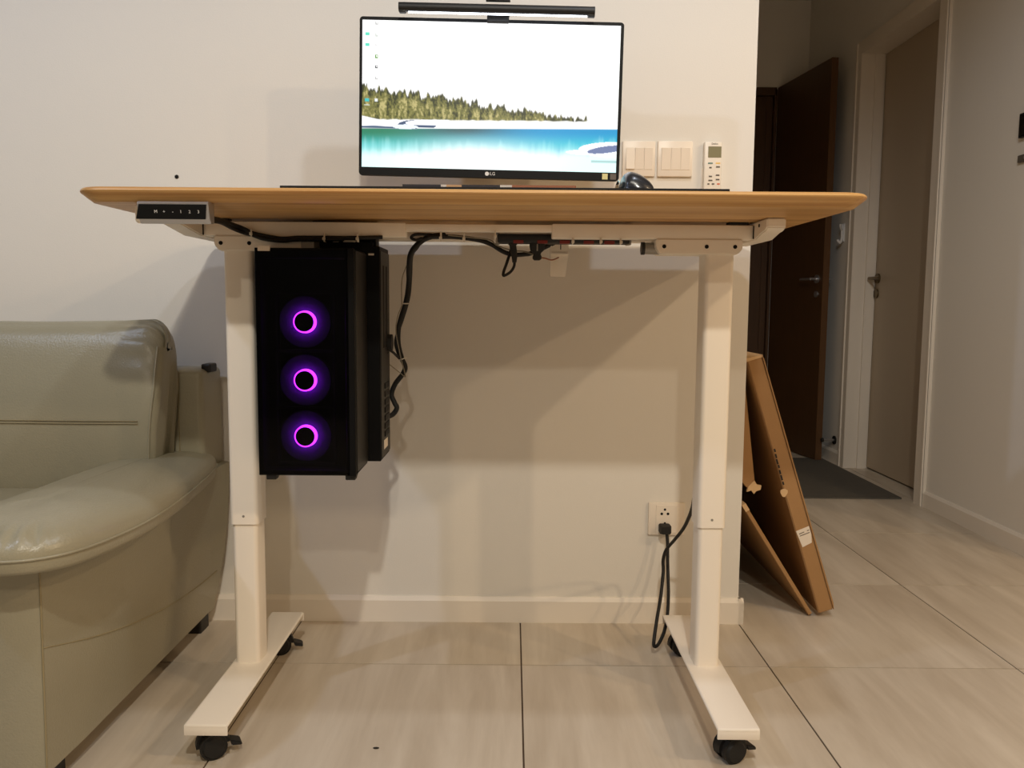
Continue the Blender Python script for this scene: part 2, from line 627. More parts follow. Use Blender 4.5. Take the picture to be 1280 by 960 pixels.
# ================================================================== standing desk
TZ, UZ = 1.071, 1.047
dk = thing('standing_desk', (-0.07, 1.78, 0), 'white framed standing desk with bamboo top on castors', 'desk')
prof = [(0.030, UZ - 0.0), (0.020, UZ), (0.006, TZ - 0.0125), (0.0012, TZ - 0.0085), (0.0, TZ - 0.006), (0.0012, TZ - 0.003),
        (0.004, TZ - 0.0008), (0.008, TZ), (0.02, TZ)]
X0, X1, Y0, Y1 = -0.771, 0.630, 1.455, 2.157
obj('tabletop', loft([[(x, y, z) for x, y in rrect(X0 + i, X1 - i, Y0 + i, Y1 - i, 0.055 - i * 0.8, 8)] for i, z in prof]), 'bamboo', dk, True)

RY = 1.745
rx0, rx1 = -0.645, 0.500
sx0, sx1 = onY(507, 285, RY).x, onY(690, 290, RY).x
obj('rail_sleeve', box(rx0, sx0, RY, RY + 0.035, 1.0105, 1.0405, 0.003), 'white_steel', dk, True)
obj('rail_sleeve', box(sx1, rx1, RY, RY + 0.035, 1.0105, 1.0405, 0.003), 'white_steel', dk, True)
obj('inner_rail', box(sx0 - 0.1, sx1 + 0.1, RY + 0.004, RY + 0.031, 1.0235, 1.0385, 0.002), 'white_steel', dk, True)
obj('rear_rail', box(rx0, rx1, 1.865, 1.90, 1.0125, 1.0405, 0.003), 'white_steel', dk, True)
for nm, xa, xb, yf in (('L', rx0 - 0.038, rx0, 1.545), ('R', rx1, rx1 + 0.038, 1.655)):
    pl = [(yf, 1.0462), (yf, 1.028), (yf + 0.012, 1.0215), (yf + 0.03, 1.020), (1.735, 1.0095), (1.92, 1.0095), (2.03, 1.024), (2.03, 1.0462)]
    if nm == 'L':
        q1, q2 = onX(195, 279, rx0), onX(227, 280, rx0)
        pl = [(q1.y, 1.0462), (q1.y, q1.z + 0.004), (q1.y + 0.004, q1.z), (q2.y, q2.z), (1.735, 1.0095), (1.92, 1.0095), (2.03, 1.024), (2.03, 1.0462)]
    br = obj('side_bracket', prism(pl, 'X', xa, xb, 0.0025), 'white_steel', dk, True)
    xi = xb + 0.0004 if nm == 'L' else xa - 0.0004
    obj('weld_seam', box(xi - 0.0012, xi + 0.0012, RY - 0.004, RY - 0.001, 1.012, 1.039), 'hole_black', br)
    obj('bracket_screw', cyl((xi - 0.001, yf + 0.05, 1.036), (xi + 0.001, yf + 0.05, 1.036), 0.0035, 10), 'hole_black', br)
# rubber pads between frame and top
for x in (rx0 + 0.03, rx1 - 0.03):
    obj('rubber_pad', box(x - 0.02, x + 0.02, RY + 0.004, RY + 0.03, 1.039, 1.0475), 'rubber', dk)

LYC = 1.783


def caster(x, y, rz):
    M = Matrix.Translation((x, y, 0)) @ Matrix.Rotation(rz, 4, 'Z')
    R = 0.0255
    hood = bmesh.new()
    pts = [(0.031 * math.cos(a), 0.028 + 0.029 * math.sin(a)) for a in [math.radians(d) for d in range(-10, 200, 15)]]
    prism(pts, 'X', -0.008, 0.008, bm=hood)
    cyl((0, 0.0, 0.05), (0, 0.0, 0.0795), 0.012, 14, bm=hood)
    hb = obj('caster', xf(hood, M @ Matrix.Translation((0, 0.012, 0))), 'black_plastic', dk, True)
    for s in (-1, 1):
        wb = cyl((s * 0.008, 0.012, R), (s * 0.019, 0.012, R), R, 24)
        cyl((s * 0.019, 0.012, R), (s * 0.0235, 0.012, R), R * 0.86, 24, R * 0.72, bm=wb)
        obj('wheel', xf(wb, M), 'rubber', hb, True)
    lever = prism([(-0.03, 0.03), (-0.052, 0.022), (-0.054, 0.015), (-0.034, 0.018)], 'X', -0.013, 0.013, 0.0015)
    obj('brake_lever', xf(lever, M @ Matrix.Translation((0, 0.012, 0))), 'black_plastic', hb)
    return hb


def leg(xc, fx0, fx1, plate, holes, casters):
    up = obj('leg', vtube(xc - 0.030, xc + 0.030, LYC - 0.036, LYC + 0.036, 0.396, 0.986, 0.010), 'white_steel', dk, True)
    obj('lower_column', vtube(xc - 0.0268, xc + 0.0268, LYC - 0.032, LYC + 0.032, 0.083, 0.40, 0.010), 'white_steel', up, True)
    obj('set_screw', cyl((xc, LYC - 0.0366, 0.414), (xc, LYC - 0.0345, 0.414), 0.0028, 10), 'grey_steel', up)
    ft = obj('foot', loft([[(x, y, z) for x, y in rrect(fx0 + i, fx1 - i, 1.4812 + i, 2.055 - i, 0.005, 3)]
                           for i, z in ((0.0008, 0.0792), (0.0, 0.080), (0.0, 0.0832), (0.0008, 0.0842), (0.0022, 0.0848))]), 'white_steel', dk, True)
    obj('front_lip', box(fx0 + 0.0002, fx1 - 0.0002, 1.4815, 1.4850, 0.0632, 0.0835, 0.0012), 'white_steel', ft, True)
    obj('rear_lip', box(fx0 + 0.0002, fx1 - 0.0002, 2.0510, 2.0548, 0.0632, 0.0835, 0.0012), 'white_steel', ft, True)
    x0, x1 = plate
    pl = obj('motor_plate', prism([(x0, 1.0112), (x0, 0.992), (x0 + 0.010, 0.980), (x1 - 0.010, 0.980), (x1, 0.990), (x1, 1.0112)], 'Y',
                                  RY - 0.003, RY + 0.075, 0.002), 'white_steel', dk, True)
    for hxp in holes:
        obj('bolt_hole', cyl((hxp, RY - 0.0038, 0.9955), (hxp, RY - 0.001, 0.9955), 0.0042, 14), 'hole_black', pl)
    for c in casters:
        caster(*c)


lh = [onY(276.5, 301, RY).x, onY(312, 301, RY).x]
rh = [onY(830, 307, RY).x, onY(883, 307, RY).x, onY(918.5, 307.6, RY).x]
leg(-0.576, -0.610, -0.528, (onY(268, 300, RY).x, onY(392, 300, RY).x), lh,
    [(-0.562, 1.53, math.radians(118)), (-0.562, 2.005, math.radians(105))])
leg(0.433, 0.390, 0.470, (onY(820, 307, RY).x, onY(928, 307, RY).x), rh,
    [(0.437, 1.53, math.radians(112)), (0.440, 2.015, math.radians(100))])
gx0 = onY(806, 307, RY).x
obj('drive_rod', cyl((gx0, RY + 0.03, 0.993), (rh[0], RY + 0.03, 0.993), 0.0125, 18), 'grey_steel', dk, True)
obj('rod_cap', cyl((gx0 - 0.003, RY + 0.03, 0.993), (gx0 + 0.004, RY + 0.03, 0.993), 0.0135, 18), 'black_plastic', dk, True)
obj('motor_end', box(onY(377, 305, RY).x, onY(392, 305, RY).x + 0.002, RY - 0.0045, RY + 0.07, 0.981, 1.0105, 0.001), 'grey_steel', dk)

# control panel under the front edge, left
px0, px1 = onY(174.5, 262, 1.475).x, onY(263, 262, 1.475).x
cpz = 1.0470
cp = obj('control_panel', prism([(1.466, cpz), (1.4635, 1.0435), (1.4705, 1.0175), (1.477, 1.0090), (1.494, 1.0110), (1.494, cpz)], 'X', px0, px1, 0.0010), 'silver', dk, True)
fa = (Vector((0, 1.4635, 1.0430)), Vector((0, 1.4705, 1.0170)))
fd = (fa[1] - fa[0]).normalized()
fn = Vector((0, fd.z, -fd.y)).normalized()
if fn.y > 0: fn = -fn
fb = bmesh.new()
fl_pts = [(px0 - 0.004, 1.0), (px0 + 0.004, 0.06), (px1 - 0.003, 0.06), (px1 - 0.007, 1.0)]
ring = [Vector((x, 0, 0)) + fa[0].lerp(fa[1], t) for x, t in fl_pts]
fb = loft([[p + fn * 0.0022 for p in ring], [p - fn * 0.001 for p in ring]])
face = obj('button_face', fb, 'bezel_black', cp)
rotm = Matrix((Vector((1, 0, 0)), -fd, fn)).transposed()
for s, u in zip('M+-123', (194.7, 205, 216, 226, 237, 248)):
    x = onY(u + 0, 265, 1.465).x
    p = fa[0].lerp(fa[1], 0.52) + fn * 0.0024
    text('button_symbol', s, 0.0075, (x, p.y, p.z), rotm, 'ink_white', cp)

# ---- under-desk wiring
def Pp(pts):
    return [onY(u, v, Y) for u, v, Y in pts]


def cable(name, pts, r, label, m='rubber', cat='cable', group=None, n=8):
    o = obj(name, tube(Pp(pts), r, n=n), m, None, 'all')
    return tag(o, label, cat, group)


cc = thing('control_cable', onY(300, 280, 1.72), 'pair of black cables running from control panel along the left rail', 'cable')
obj('cable', tube(Pp([(260, 272, 1.49), (275, 275, 1.60), (292, 281, 1.70), (304, 285.5, 1.733), (315, 291, 1.735), (330, 294.5, 1.737), (352, 298, 1.737), (372, 297, 1.738), (392, 297, 1.738), (412, 297, 1.738), (432, 297.3, 1.738), (455, 297, 1.738), (478, 296.5, 1.739)]), 0.0042), 'rubber', cc, 'all')
obj('cable', tube(Pp([(260, 276, 1.492), (275, 277.5, 1.60), (290, 285, 1.70), (304, 290.5, 1.737), (315, 293.5, 1.735), (330, 298.5, 1.733), (352, 301, 1.733), (372, 299.5, 1.735), (392, 299.3, 1.736), (412, 299.3, 1.736), (430, 299, 1.737)]), 0.0042), 'rubber', cc, 'all')


def zip_tie(u, v, Y, hh, labels, dy=0.012):
    p = onY(u, v, Y)
    t = thing('cable_tie', (p.x, p.y, p.z - hh), labels, 'cable tie', 'white cable ties on the desk rails')
    b = bmesh.new()
    box(p.x - 0.0013, p.x + 0.0013, p.y - 0.0045, p.y + 0.010, p.z - hh, p.z + hh, 0.0005, 1, bm=b)
    obj('strap', b, 'zip_tie', t)
    obj('lock_head', box(p.x - 0.003, p.x + 0.003, p.y - 0.0075, p.y - 0.003, p.z - hh * 0.3 - 0.003, p.z - hh * 0.3 + 0.003, 0.0006, 1), 'zip_tie', t)
    return t


for u, v, Y, hh, lab_ in (
        (314.5, 291, 1.733, 0.008, 'white cable tie pinching the two black control cables above the left leg'),
        (405.5, 297, 1.733, 0.009, 'white cable tie on the rail above the computer, nearer the left leg'),
        (447, 297, 1.733, 0.009, 'white cable tie on the rail above the computer, nearer the hanging bundle'),
        (551, 296, 1.742, 0.010, 'white cable tie on the thin middle rail where the cable bundle turns down'),
        (580, 297, 1.742, 0.009, 'white cable tie on the thin middle rail over the sagging black cable'),
        (619, 294, 1.742, 0.010, 'white cable tie at the open end of the power strip'),
        (716, 301, 1.742, 0.007, 'white cable tie on the power strip next to the hanging bracket'),
        (751, 301, 1.742, 0.007, 'white cable tie midway between hanging bracket and drive rod'),
        (776, 302, 1.742, 0.006, 'white cable tie on the power strip end facing the drive rod')):
    zip_tie(u, v, Y, hh, lab_)

# power strip behind the front rail
psx0, psx1 = onY(622, 297, 1.80).x, onY(786, 300, 1.80).x
ps = thing('power_strip', (psx0, 1.805, 0.994), 'long black power strip with red sockets under the desktop', 'power strip')
obj('housing', box(psx0, psx1, 1.785, 1.83, 1.0035, 1.0225, 0.003), 'black_plastic', ps, True)
for u in (648, 678, 706, 736, 762):
    x = onY(u, 300, 1.785).x
    obj('socket', box(x - 0.011, x + 0.011, 1.7835, 1.800, 1.0025, 1.0095, 0.0008, 1), 'red_socket', ps)
obj('mounting_clip', box(psx0 - 0.004, psx0 + 0.004, 1.79, 1.826, 1.002, 1.041), 'grey_steel', ps)
obj('mounting_clip', box(psx1 - 0.004, psx1 + 0.004, 1.79, 1.826, 1.002, 1.041), 'grey_steel', ps)

pg = thing('power_plug', onY(642, 328, 1.80), 'slim black plug with looped cord hanging from the power strip', 'plug')
a, b_ = onY(641, 303, 1.80), onY(643, 328, 1.80)
bm = loft([[(c.x + x, c.y + y, c.z) for x, y in rrect(-wd_, wd_, -0.010, 0.010, 0.003, 3)] for c, wd_ in
           ((a + Vector((0, 0, 0.004)), 0.0095), (a - Vector((0, 0, 0.004)), 0.0095), (a - Vector((0, 0, 0.006)), 0.0075), (b_ + Vector((0, 0, 0.014)), 0.0065), (b_, 0.0045))])
obj('plug_body', bm, 'rubber', pg, True)
obj('cord', tube(Pp([(643, 326, 1.80), (642.5, 333, 1.80), (638, 340, 1.80), (630, 344.5, 1.80), (629.5, 340, 1.802), (633, 330, 1.806), (637, 318, 1.812), (640, 308, 1.82)]), 0.0032), 'rubber', pg, 'all')
pg2 = thing('power_adapter', onY(671, 325, 1.80), 'stubby black plug with rounded end hanging from the power strip', 'plug')
a = onY(671.5, 303, 1.80)
rows = ((0.004, 0.0165), (-0.008, 0.0165), (-0.017, 0.0145), (-0.022, 0.009), (-0.026, 0.0075), (-0.030, 0.0095), (-0.035, 0.0095), (-0.038, 0.006))
bm = loft([[(a.x + x, a.y + y, a.z + dz) for x, y in rrect(-wd_, wd_, -0.011, 0.011, 0.004, 3)] for dz, wd_ in rows])
obj('plug_body', bm, 'rubber', pg2, True)
obj('grip_rib', box(a.x - 0.0015, a.x + 0.0015, a.y - 0.0125, a.y - 0.009, a.z - 0.019, a.z - 0.004, 0.0005, 1), 'grey_steel', pg2)
obj('cord', tube(Pp([(676, 322, 1.80), (682, 323, 1.803), (690, 325, 1.81), (698, 322, 1.84)]), 0.0016), 'keyboard_edge_brown', pg2, 'all')

cable('cable_run', [(700, 300, 1.85), (668, 315, 1.845), (655, 318, 1.84), (640, 318, 1.84), (628, 314, 1.84), (615, 306, 1.84), (602, 301, 1.84), (585, 298, 1.84), (566, 296, 1.84), (548, 296, 1.84), (535, 296, 1.84)], 0.0052,
      'black cable sagging from the middle rail towards the power strip')
cable('signal_cable', [(560, 294, 1.835), (590, 297, 1.835), (612, 300, 1.835), (622, 307, 1.832), (640, 313, 1.832), (658, 315, 1.832), (676, 322, 1.80)], 0.0016,
      'thin grey cable beside the sagging black cable', 'grey_cable')

# bundle that drops to the computer
DB = 1.955
cable('cable_bundle', [(556, 294, 1.84), (540, 295.5, 1.85), (526, 302, 1.852), (514, 316, 1.875), (511, 335, 1.92), (511, 352, DB), (508, 375, DB), (502, 395, DB), (498, 412, DB), (498, 430, DB), (502, 447, DB), (506.5, 459, DB), (503, 468, DB), (494, 480, DB), (489.5, 493, DB), (493, 503, DB), (496, 510, DB), (491, 518, DB), (482, 522, 1.93)], 0.0062,
      'thick black cable bundle dropping in curves behind the computer')
cable('bundle_cable', [(540, 293.5, 1.845), (520, 293, 1.845), (514, 297, 1.845), (520, 300, 1.846), (528, 298.5, 1.848), (522, 309, 1.865), (515, 320, 1.90), (513.5, 345, 1.962), (511, 372, 1.965), (503, 400, 1.965), (494.5, 425, 1.965), (497, 440, 1.965), (502, 450, 1.965)], 0.0034,
      'slim black cable looping at the rail along the thick bundle')
cable('thin_wire', [(516, 316, 1.875), (507, 335, 1.92), (502.5, 350, 1.945), (502, 372, 1.945), (502, 382, 1.945), (497, 396, 1.945), (495, 415, 1.945), (501, 447, 1.945), (505, 462, 1.945), (506.5, 471, 1.945), (500, 466, 1.945), (486, 455, 1.935)], 0.0012,
      'hair thin wire hanging beside the black cable bundle', 'grey_cable')
zt = thing('cable_tie', onY(506, 380, DB), 'white cable tie high on the hanging cable bundle', 'cable tie', 'white cable ties on the hanging cable bundle')
obj('strap', tube([onY(506, 379.5, DB) + Vector((0.0085 * math.cos(t), 0.0085 * math.sin(t), 0)) for t in [k * PI / 4 for k in range(8)]], 0.0014, closed=True, per=2), 'zip_tie', zt)
zt = thing('cable_tie', onY(503.5, 448, DB), 'white cable tie low on the hanging bundle beside the round plug', 'cable tie', 'white cable ties on the hanging cable bundle')
obj('strap', tube([onY(503.5, 448.5, DB) + Vector((0.0085 * math.cos(t), 0.0085 * math.sin(t), 0.003 * math.cos(t))) for t in [k * PI / 4 for k in range(8)]], 0.0014, closed=True, per=2), 'zip_tie', zt)

# hanging white bracket behind the right sleeve
hb0, hb1 = onY(688, 320, 1.875), onY(710, 346, 1.875)
hk = thing('hanging_bracket', (hb0.x, 1.87, hb1.z), 'white metal bracket hanging below the rail beside the plugs', 'bracket')
obj('plate', prism([(hb0.x, 1.013), (hb0.x, hb1.z), (hb1.x - 0.006, hb1.z), (hb1.x, 0.985), (hb1.x, 1.013)], 'Y', 1.872, 1.876, 0.001), 'white_steel', hk)
obj('side_flange', box(hb0.x - 0.0015, hb0.x + 0.0018, 1.845, 1.876, hb1.z, 1.013), 'white_steel', hk)
obj('fold', box(hb0.x, hb1.x - 0.001, 1.868, 1.873, 0.984, 0.988), 'white_steel', hk)
obj('tie_tail', box(onY(701, 300, 1.845).x - 0.001, onY(701, 300, 1.845).x + 0.001, 1.845, 1.848, onY(701, 312, 1.845).z, 1.012), 'rubber', hk)

# ================================================================== computer tower
PX0, PX1, PY0, PYM, PY1 = -0.513, -0.316, 1.655, 1.795, 1.92
PZ0, PZ1 = 0.523, 0.981
pc = thing('computer_tower', (-0.41, 1.75, PZ0 - 0.008), 'black computer tower with glass front and three purple lit fans', 'computer')
obj('case_body', box(PX0, PX1, PY0 + 0.05, PYM, PZ0, PZ1, 0.002), 'black_steel', pc, True)
fr = bmesh.new()
fw = 0.011
for a in ((PX0, PX0 + fw, PZ0, PZ1), (PX1 - fw * 1.7, PX1, PZ0, PZ1), (PX0, PX1, PZ0, PZ0 + fw), (PX0, PX1, PZ1 - 0.02, PZ1)):
    box(a[0], a[1], PY0 + 0.004, PY0 + 0.051, a[2], a[3], 0.001, 1, bm=fr)
obj('front_frame', fr, 'case_plastic', pc)
obj('front_glass', box(PX0 + 0.0015, PX1 - 0.012, PY0, PY0 + 0.004, PZ0 + 0.002, PZ1 - 0.004, 0.0008, 1), 'glass', pc)
obj('front_edge_strip', box(PX1 - 0.012, PX1 + 0.001, PY0 - 0.001, PY0 + 0.006, PZ0 - 0.001, PZ1, 0.001, 1), 'case_plastic', pc)
obj('side_panel', box(PX1 - 0.001, PX1 + 0.0025, PY0 + 0.012, PYM - 0.004, PZ0 + 0.006, PZ1 - 0.004, 0.001, 1), 'dark_steel', pc)
obj('rear_section', box(PX0, -0.2865, PYM, PY1, PZ0 + 0.004, 0.995, 0.0015, 1), 'black_steel', pc)
for s in ((PX0 + 0.014, PX0 + 0.034), (PX1 - 0.022, PX1 - 0.002)):
    obj('case_foot', prism([(PY0 + 0.006, PZ0 + 0.002), (PY0 + 0.006, PZ0 - 0.0095), (PY0 + 0.022, PZ0 - 0.0095), (PY0 + 0.05, PZ0 + 0.002)], 'X', s[0], s[1], 0.001), 'rubber', pc)
# side of the rear section: vented grey strips
sxp = -0.2865
obj('rear_plate', box(sxp - 0.001, sxp + 0.0018, PYM + 0.004, PY1, PZ0 + 0.010, 0.985, 0.0005, 1), 'dark_steel', pc)
for yy in (PYM + 0.040, PYM + 0.082):
    obj('vent_slot', box(sxp + 0.0012, sxp + 0.0022, yy - 0.008, yy + 0.008, 0.775, 0.955), 'hole_black', pc)
for k in range(7):
    zz = 0.575 + 0.018 * k
    obj('slot_cover', box(sxp + 0.0012, sxp + 0.0035, PYM + 0.045, PYM + 0.105, zz, zz + 0.012), 'black_steel', pc)
obj('rating_sticker', box(sxp + 0.0014, sxp + 0.0024, PYM + 0.035, PYM + 0.085, 0.548, 0.568), 'paper_white', pc)
obj('top_sticker', box(onY(322, 309, PY0).x, onY(337, 309, PY0).x, PY0 - 0.0006, PY0 + 0.0045, onY(322, 313.5, PY0).z, onY(322, 307.5, PY0).z), 'paper_white', pc)
pl = onY(464, 318, PYM)
obj('rear_sticker', box(pl.x - 0.006, pl.x + 0.006, PYM - 0.0008, PYM + 0.0004, pl.z - 0.002, pl.z + 0.002), 'paper_white', pc)
# fans behind the glass
FYP = 1.678
for u, v in ((380.3, 402.5), (381, 475.5), (381.7, 545.5)):
    c = onY(u, v, FYP)
    fan = bmesh.new()
    R = 0.060
    for a in ((c.x - R, c.x + R, c.z + R - 0.004, c.z + R - 0.0005), (c.x - R, c.x + R, c.z - R + 0.0005, c.z - R + 0.004),
              (c.x - R, c.x - R + 0.004, c.z - R, c.z + R), (c.x + R - 0.004, c.x + R, c.z - R, c.z + R)):
        box(a[0], a[1], FYP + 0.006, FYP + 0.024, a[2], a[3], bm=fan)
    fo = obj('case_fan', fan, 'fan_frame', pc)
    obj('hub', cyl((c.x, FYP - 0.003, c.z), (c.x, FYP + 0.016, c.z), 0.0195, 32), 'case_plastic', fo, True)
    obj('light_ring', loft([[(c.x + r * math.cos(t), FYP + y, c.z + r * math.sin(t)) for t in [2 * PI * k / 40 for k in range(40)]]
                            for r, y in ((0.0192, -0.001), (0.0222, -0.0008), (0.0228, 0.010), (0.0192, 0.010))], cap=False), 'led_purple', fo, True)
    obj('light_collar', loft([[(c.x + r * math.cos(t), FYP + y, c.z + r * math.sin(t)) for t in [2 * PI * k / 40 for k in range(40)]]
                              for r, y in ((0.0226, 0.0105), (0.028, 0.0098), (0.034, 0.0084), (0.042, 0.0068), (0.052, 0.0060), (0.052, 0.0175), (0.0226, 0.0175))], cap=False), 'light_collar', fo, True)  # collar added to catch the ring's light as a halo
    for k in range(9):
        a0 = 2 * PI * k / 9
        bl = bmesh.new()
        g = []
        for i in range(5):
            rr = 0.019 + (0.0545 - 0.019) * i / 4
            row = []
            for j in range(3):
                aa = a0 + 0.25 * i / 4 + 0.55 * (j / 2)
                row.append(bl.verts.new((c.x + rr * math.cos(aa), FYP + 0.0180 + 0.004 * j / 2, c.z + rr * math.sin(aa))))
            g.append(row)
        for i in range(4):
            for j in range(2):
                bl.faces.new((g[i][j], g[i][j + 1], g[i + 1][j + 1], g[i + 1][j]))
        obj('fan_blade', bl, 'fan_blade', fo, True)
# plug on the case side
pq = onY(482, 428, 1.90)
cpg = thing('computer_plug', (pq.x, 1.905, pq.z - 0.02), 'round black plug in the back edge of the computer', 'plug')
bq = cyl((sxp - 0.002, 1.895, pq.z), (sxp + 0.012, 1.895, pq.z), 0.019, 18)
obj('plug_body', bq, 'rubber', cpg, True)
obj('cord', tube(Pp([(485, 436, 1.90), (492, 441, 1.92), (499, 448, 1.95)]), 0.003), 'rubber', cpg, 'all')
obj('side_wire', tube(Pp([(476, 446, 1.82), (480, 445, 1.86), (485, 440, 1.90)]), 0.0022), 'rubber', cpg, 'all')

# under-desk holder of the tower
hd = thing('computer_holder', (-0.38, 1.82, 0.98), 'black steel holder clamping the computer tower under the desktop', 'holder')
obj('top_plate', box(-0.43, -0.292, 1.80, 1.85, 1.0415, 1.0475), 'black_steel', hd)
obj('hanger', box(-0.425, -0.295, 1.803, 1.845, 0.996, 1.043, 0.002), 'black_steel', hd)
obj('hanger_lip', box(-0.445, -0.30, 1.792, 1.806, 0.980, 1.004, 0.002), 'black_steel', hd)
for u0, u1, vv in ((416, 423, 301.5), (429, 444, 301.5), (388, 391, 305)):
    p0, p1 = onY(u0, vv, 1.79), onY(u1, vv, 1.79)
    obj('foam_pad', box(p0.x, p1.x, 1.789, 1.803, p0.z - 0.002, p0.z + 0.002), 'paper_white', hd)
obj('foam_pad', box(onY(388, 305, 1.79).x, onY(390.5, 305, 1.79).x, 1.787, 1.793, onY(388, 308, 1.79).z, onY(388, 302, 1.79).z), 'paper_white', hd)
obj('hanger_screw', cyl((onY(404, 312, 1.79).x, 1.789, onY(404, 312, 1.79).z), (onY(404, 312, 1.79).x, 1.793, onY(404, 312, 1.79).z), 0.003, 10), 'grey_steel', hd)

# ================================================================== on the desk
mx0, mx1 = onY(350, 230, 1.47).x, onY(912, 236, 1.47).x
dm = obj('desk_mat', loft([[(x, y, z) for x, y in rrect(mx0, mx1, 1.4645, 1.80, 0.004, 3)] for z in (TZ - 0.0003, TZ + 0.0042)]), 'mat_black')
tag(dm, 'thin black desk mat under the keyboard and mouse', 'desk mat')

ky = 1.50
kx0, kx1 = onY(503, 232, ky).x, onY(720, 234, ky).x
kt = TZ + 0.0042
kb = thing('keyboard', ((kx0 + kx1) / 2, ky + 0.06, kt), 'slim keyboard with patterned brown and black front edge on the mat', 'keyboard')
obj('keyboard_body', box(kx0, kx1, ky + 0.006, ky + 0.13, kt - 0.0002, kt + 0.0085, 0.001), 'keyboard_edge_dark', kb)
seg = ((503, 551, 'keyboard_edge_dark'), (551, 558, 'keycap'), (558, 577, 'keyboard_edge_tan'), (577, 625, 'keyboard_edge_dark'),
       (625, 640, 'keycap'), (640, 720, 'keyboard_edge_brown'))
for u0, u1, mm in seg:
    obj('front_edge_panel', box(onY(u0, 232, ky).x, onY(u1, 232, ky).x, ky, ky + 0.007, kt - 0.0002, kt + 0.0088), mm, kb)
kme = None
for r in range(5):
    for c in range(15):
        kxw = (kx1 - kx0 - 0.012) / 15
        x, y = kx0 + 0.006 + c * kxw, ky + 0.022 + r * 0.0205
        if kme is None:
            o = obj('keycap', box(x + 0.001, x + kxw - 0.001, y, y + 0.018, kt + 0.008, kt + 0.0105, 0.0008, 1), 'keycap', kb)
            kme, k0 = o, Vector((x, y, 0))
        else:
            o = kme.copy()
            COL.objects.link(o)
            o.location = Vector((x, y, 0)) - k0

ms = thing('computer_mouse', (0.22, 1.55, kt), 'glossy black computer mouse on the desk mat', 'mouse')
mxa, mxb = onY(773, 230, 1.53).x, onY(818, 230, 1.53).x
mxc, mw = (mxa + mxb) / 2, (mxb - mxa) / 2
rings = []
for i in range(15):
    t = i / 14
    y = 1.495 + 0.115 * t
    hgt = 0.0365 * (math.sin(PI * (0.06 + 0.90 * t ** 0.75)) ** 0.55)
    wid = mw * (0.60 + 0.40 * math.sin(PI * (0.1 + 0.8 * t)) ** 0.6)
    ring = []
    for k in range(20):
        a = PI * k / 19
        cx_ = math.cos(a)
        s_ = math.sin(a) ** 0.7
        tilt = 1.0 + 0.34 * (-cx_)
        if cx_ < 0 and 0.0 < s_ < 0.8:
            pinch = 1 - 0.12 * math.sin(PI * s_ / 0.8)
        else:
            pinch = 1.0
        ring.append((mxc + wid * cx_ * pinch, y, kt + hgt * s_ * min(1.15, tilt)))
    rings.append(ring)
obj('shell', loft(rings), 'mouse_black', ms, 'all')
obj('scroll_wheel', disc((mxc - 0.004, 1.515, kt + 0.0195), (1, 0, 0), 0.010, 0.007), 'rubber', ms, True)
obj('thumb_grip', loft([[(mxc - mw * 0.985 + 0.001 * j, 1.515 + 0.065 * t, kt + 0.006 + (0.013 + 0.006 * math.sin(PI * t)) * hgt_) for t in [q / 6 for q in range(7)]]
                        for j, hgt_ in ((-1, 0), (-2, 0.5), (0, 1.0))], cap=False, closed=False), 'black_gloss', ms, True)

# ================================================================== monitor (wall arm behind it)
MY = 2.0
tl, trr, blc, brc = onY(449, 20, MY), onY(777.5, 28, MY), onY(449, 218.5, MY), onY(776.5, 226.5, MY)
mc = (tl + trr + blc + brc) / 4
MW = ((trr - tl).length + (brc - blc).length) / 2
MH = ((tl - blc).length + (trr - brc).length) / 2
mroll = math.atan2((trr - tl).z, (trr - tl).x)
MM = Matrix.Translation(mc) @ Matrix.Rotation(-mroll, 4, 'Y')
mo = thing('monitor', (mc.x, MY, mc.z - MH / 2), 'black framed monitor showing a snowy lake landscape above the desk', 'monitor')


def mb(x0, x1, z0, z1, y0, y1, bev=0.0):
    return xf(box(x0, x1, y0, y1, z0, z1, bev), MM)


hw, hh = MW / 2, MH / 2
rim = [(hw, hh)]
outer = rrect(-hw, hw, -hh, hh, 0.008, 5)
shell = loft([[(x, y, z) for x, z in outer] for y in (0.004, 0.012)] +
             [[(x * 0.93, y, z * 0.9) for x, z in outer] for y in (0.030,)] + [[(x * 0.5, 0.048, z * 0.5) for x, z in outer]])
obj('back_shell', xf(shell, MM), 'black_plastic', mo, True)
sl, sr, st, sb = -hw + 0.0065, hw - 0.0075, hh - 0.0075, -hh + 0.0195
sl_, sr_, sb_, st_ = sl - 0.0003, sr + 0.0003, sb - 0.0003, st + 0.0003
inner = rrect(sl_, sr_, sb_, st_, 0.0006, 5)
bz = loft([[(x, y, z) for x, z in rg] for rg, y in ((outer, 0.0045), (outer, 0.0008), ([(x * 0.9985, z * 0.9975) for x, z in outer], 0.0), (inner, 0.0), (inner, 0.0045))], cap=False)
obj('bezel', xf(bz, MM), 'bezel_black', mo)

# picture on the screen, painted per vertex
NX, NY = 420, 236
uu, vv = np.meshgrid(np.linspace(0, 1, NX), np.linspace(0, 1, NY))      # vv = 0 at the top
rng = np.random.default_rng(3)


def noise(nx, ny, seed):
    r = np.random.default_rng(seed).random((ny + 2, nx + 2))
    x, y = uu * nx, vv * ny
    i, j = x.astype(int), y.astype(int)
    fx, fy = x - i, y - j
    fx, fy = fx * fx * (3 - 2 * fx), fy * fy * (3 - 2 * fy)
    return (r[j, i] * (1 - fx) + r[j, i + 1] * fx) * (1 - fy) + (r[j + 1, i] * (1 - fx) + r[j + 1, i + 1] * fx) * fy


img = np.ones((NY, NX, 3)) * 1.25


def put(mask, col, alpha=1.0):
    a = (mask * alpha)[..., None]
    img[:] = img * (1 - a) + np.array(col) * a


def L3(r, g, b):
    return np.array(lin((r / 255, g / 255, b / 255)))


